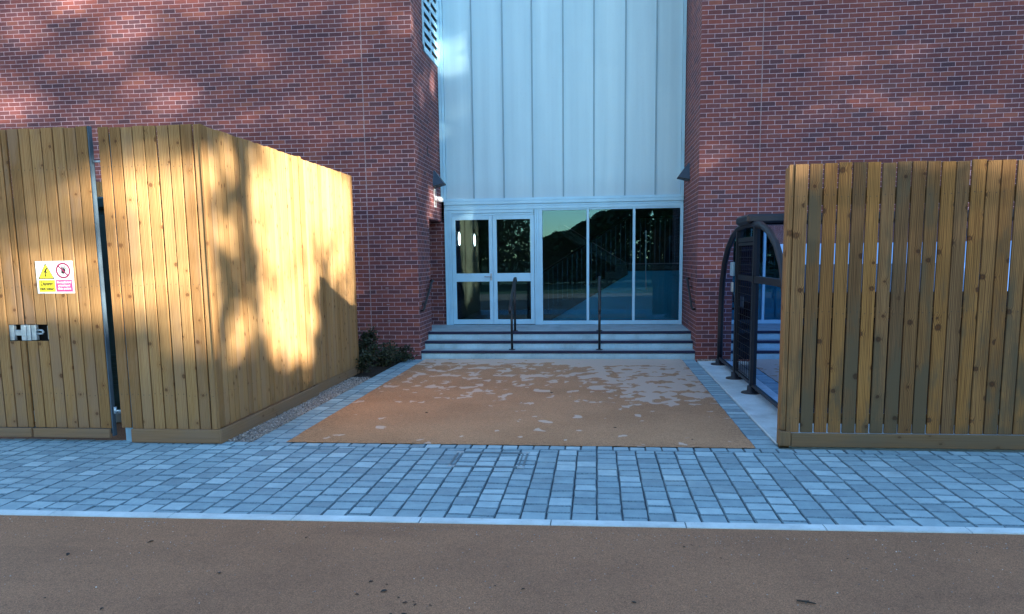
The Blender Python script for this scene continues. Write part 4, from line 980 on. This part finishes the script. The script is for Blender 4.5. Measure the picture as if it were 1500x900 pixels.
def lit_frac(x,y,z):
    L=SD[0]*x+SD[1]*y; u=-SD[1]*x+SD[0]*y; v=z-TN*L; k=1.0
    for (cu,cv,a,b,c,d,s) in BL:
        du=u-cu; dv=v-cv; p=a*du+b*dv; q=c*du+d*dv; e=p*p+q*q
        if e<6: k*=1-s*exp(-.75*e*e)
    c=min(1,max(0,(v-1.1)/.4)); return (1-k)*c*c*(3-2*c)
def leafquad(mb,o,s,R):
    d=Vector((R.gauss(0,1),R.gauss(0,1),R.gauss(0,.8))).normalized(); sd=d.cross(Vector((R.gauss(0,1),R.gauss(0,1),R.gauss(0,1)))).normalized()
    mb.poly([o-d*s*.5,o+sd*s*.32,o+d*s*.5,o-sd*s*.32])
def tree(c,h,rad,zlow,n,label,seed,group,gated,ls=.30):
    t=thing('broadleaf_tree',label,'tree',(c[0],c[1],0),group); R=random.Random(seed)
    m=MB(); m.tube([(c[0],c[1],-.1),(c[0]+.05,c[1],.5),(c[0]+R.uniform(-.2,.2),c[1]+R.uniform(-.2,.2),h*.45),(c[0]+R.uniform(-.3,.3),c[1]+R.uniform(-.3,.3),h*.9)],[.34,.22,.10,.02] if gated else [.36,.26,.18,.03],10)
    for k in range(11):
        a=R.uniform(0,6.28); z0=h*R.uniform(.2,.7); L=rad*R.uniform(.6,.95)
        P=[(c[0],c[1],z0),(c[0]+L*.5*cos(a),c[1]+L*.5*sin(a),z0+L*.35),(c[0]+L*cos(a),c[1]+L*sin(a),z0+L*.6)]
        if not gated or all(lit_frac(*q)<.1 for q in P): m.tube(P,[.09,.06,.015],6)
    m.build('trunk',M['bark'],t)
    m=MB(); zc=(h+zlow)/2; rz=(h-zlow)/2
    cl=[]
    while len(cl)<70:
        p=(R.uniform(-1,1),R.uniform(-1,1),R.uniform(-1,1)); e=p[0]**2+p[1]**2+abs(p[2])**2.6
        if .15<e<1: cl.append((p[0]*rad,p[1]*rad,p[2]*rz,R.uniform(.45,1.0)))
    for k in range(n):
        if R.random()<.7:
            q=R.choice(cl); o=Vector((c[0]+q[0]+R.gauss(0,.45)*q[3],c[1]+q[1]+R.gauss(0,.45)*q[3],zc+q[2]+R.gauss(0,.4)*q[3]))
        else:
            while True:
                p=(R.uniform(-1,1),R.uniform(-1,1),R.uniform(-1,1))
                if p[0]**2+p[1]**2+abs(p[2])**2.6<1: break
            o=Vector((c[0]+p[0]*rad,c[1]+p[1]*rad,zc+p[2]*rz))
        if gated and R.random()>-math.log(max(lit_frac(*o),.004))/4.5: continue
        leafquad(m,o,ls*R.uniform(.7,1.3),R)
    m.build('crown',M['leaf'],t)
def added_hedge(a,b,h0,h1,th,n,label,seed,gated,bump=1.0):
    R=random.Random(seed); A=Vector((a[0],a[1],0)); B=Vector((b[0],b[1],0)); d=(B-A); L=d.length; d.normalize(); nn=Vector((-d.y,d.x,0))
    t=thing('hedge',label,'hedge',(A.x,A.y,0)); m=MB()
    for k in range(int(L/1.2)):
        p=A+d*(k*1.2+R.uniform(0,.5)); m.tube([(p.x,p.y,-.1),(p.x+R.uniform(-.1,.1),p.y,1.5),(p.x+R.uniform(-.3,.3),p.y,h0*.7)],[.07,.05,.015],6)
    m.build('trunk',M['bark'],t); m=MB()
    for k in range(n):
        q=R.random(); u=q*L; hh=h0+(h1-h0)*q+bump*(.35*sin(u*1.7)+.25*sin(u*4.1+1))
        o=A+d*u+nn*R.gauss(0,th*.3); z=hh*(1-.97*R.random()**1.2); o.z=max(.05,z)
        if gated and R.random()>-math.log(max(lit_frac(*o),.004))/4.5: continue
        leafquad(m,o,.34*R.uniform(.7,1.3),R)
    m.build('crown',M['leaf'],t)
TG='trees along the lane on the sunny side'
def Lpt(u,L): return (SD[0]*L-SD[1]*u, SD[1]*L+SD[0]*u)
names_=['first tall broadleaf tree of the sunny lane row, by the road end','second tall tree of the sunny lane row, broad crown','third tall tree of the sunny lane row, broken crown with wide gaps','fourth tall tree of the sunny lane row, open crown','fifth tall tree of the sunny lane row, dense crown','sixth tall tree of the sunny lane row, rounded crown','seventh tall tree of the sunny lane row, near the building line','eighth tall tree of the sunny lane row, past the building line']
for i,(u,L) in enumerate(((-.2,30.5),(3.2,31.5),(5.55,30),(9.4,31.5),(12.4,30),(15.4,31.5),(18.4,30.5),(21.6,31.5))):
    tree(Lpt(u,L),15.2+.5*(i%3),3.0,4.6,9000+(2500 if i>=4 else 0),names_[i],100+i,TG,True)
added_hedge(Lpt(-3,28.2),Lpt(24,28.2),6.55,6.4,1.5,46000,'long clipped hedge under the sunny lane trees',50,True,.4)  # added blocker: stops low sun from reaching the paving and road
BG='trees across the road behind the camera'
for i,(x,y,h,rr,lb) in enumerate(((-20,-26,10,4.2,'leftmost tall dark tree across the road'),(-13,-27,11,4.0,'dark spreading tree across the road left of the gap'),(-9.6,-26.5,10,3.0,'narrow dark tree at the left edge of the skyline gap'),(8.0,-27,10,3.1,'dark tree at the right edge of the skyline gap'),(14,-26,11.5,3.8,'tall dark tree across the road right of the gap'))):
    tree((x,y),h,rr,.4,6500,lb,200+i,BG,False,.42)
added_hedge((-24,-23.5),(-4.75,-23.5),9.5,9.0,2.0,30000,'tall dark hedge across the road on the left',60,False)  # added so the door glass reflects dark foliage instead of sky
added_hedge((-4.5,-23.4),(3.5,-23.4),2.75,6.1,1.6,13000,'dark hedge across the road rising towards the right',61,False,.3)  # stand-in for the dark sloping skyline, shaped for its reflection
added_hedge((3.5,-23.5),(16,-23.5),6.3,7.6,2.2,16000,'tall dark hedge across the road on the right',62,False)  # added to carry the dark reflection across the right panes

# ------------------------------------------------------------------ camera
def make_camera():
    f=1127.0; y,p,r_=RAD(-6.308),RAD(-7.69),RAD(-.754)
    F=Vector((sin(y)*cos(p),cos(y)*cos(p),sin(p))); Rt=Vector((cos(y),-sin(y),0)); U=Rt.cross(F)
    R2=Rt*cos(r_)+U*sin(r_); U2=-Rt*sin(r_)+U*cos(r_)
    cd=bpy.data.cameras.new('camera'); c=bpy.data.objects.new('camera',cd); col.objects.link(c)
    c.matrix_world=Matrix(((R2.x,U2.x,-F.x,0),(R2.y,U2.y,-F.y,0),(R2.z,U2.z,-F.z,1.812),(0,0,0,1)))
    cd.sensor_width=36; cd.lens=f/1500*36; cd.shift_y=(530.5-450)/1500; cd.clip_start=.05; cd.clip_end=2000
    scene.camera=c
make_camera()
# ------------------------------------------------------------------ light
w=bpy.data.worlds.new('World'); scene.world=w; w.use_nodes=True
nt=w.node_tree; nt.nodes.clear()
sky=nt.nodes.new('ShaderNodeTexSky'); sky.sky_type='NISHITA'; sky.sun_disc=False
EL=math.atan(TN); sky.sun_elevation=EL
az=math.atan2(SD[0],SD[1])        # from +Y towards +X
sky.sun_rotation=az; sky.air_density=SKY_AIR; sky.dust_density=SKY_DUST; sky.ozone_density=SKY_OZ
bg=nt.nodes.new('ShaderNodeBackground'); bg.inputs[1].default_value=SKY_STR
ow=nt.nodes.new('ShaderNodeOutputWorld'); nt.links.new(sky.outputs[0],bg.inputs[0]); nt.links.new(bg.outputs[0],ow.inputs[0])
sd=bpy.data.lights.new('sun','SUN'); sd.energy=SUN_E; sd.angle=RAD(.53); sd.color=SUN_C
so=bpy.data.objects.new('sun',sd); col.objects.link(so)
dirv=-Vector((SD[0]*cos(EL),SD[1]*cos(EL),sin(EL)))
so.rotation_euler=dirv.to_track_quat('-Z','Y').to_euler(); so.location=(20,-10,12)
scene.render.engine='CYCLES'
scene.view_settings.view_transform='Standard'; scene.view_settings.look='None'; scene.view_settings.exposure=0; scene.view_settings.gamma=1
scene.cycles.use_denoising=True; scene.cycles.max_bounces=8; scene.cycles.transparent_max_bounces=24; scene.cycles.sample_clamp_indirect=6
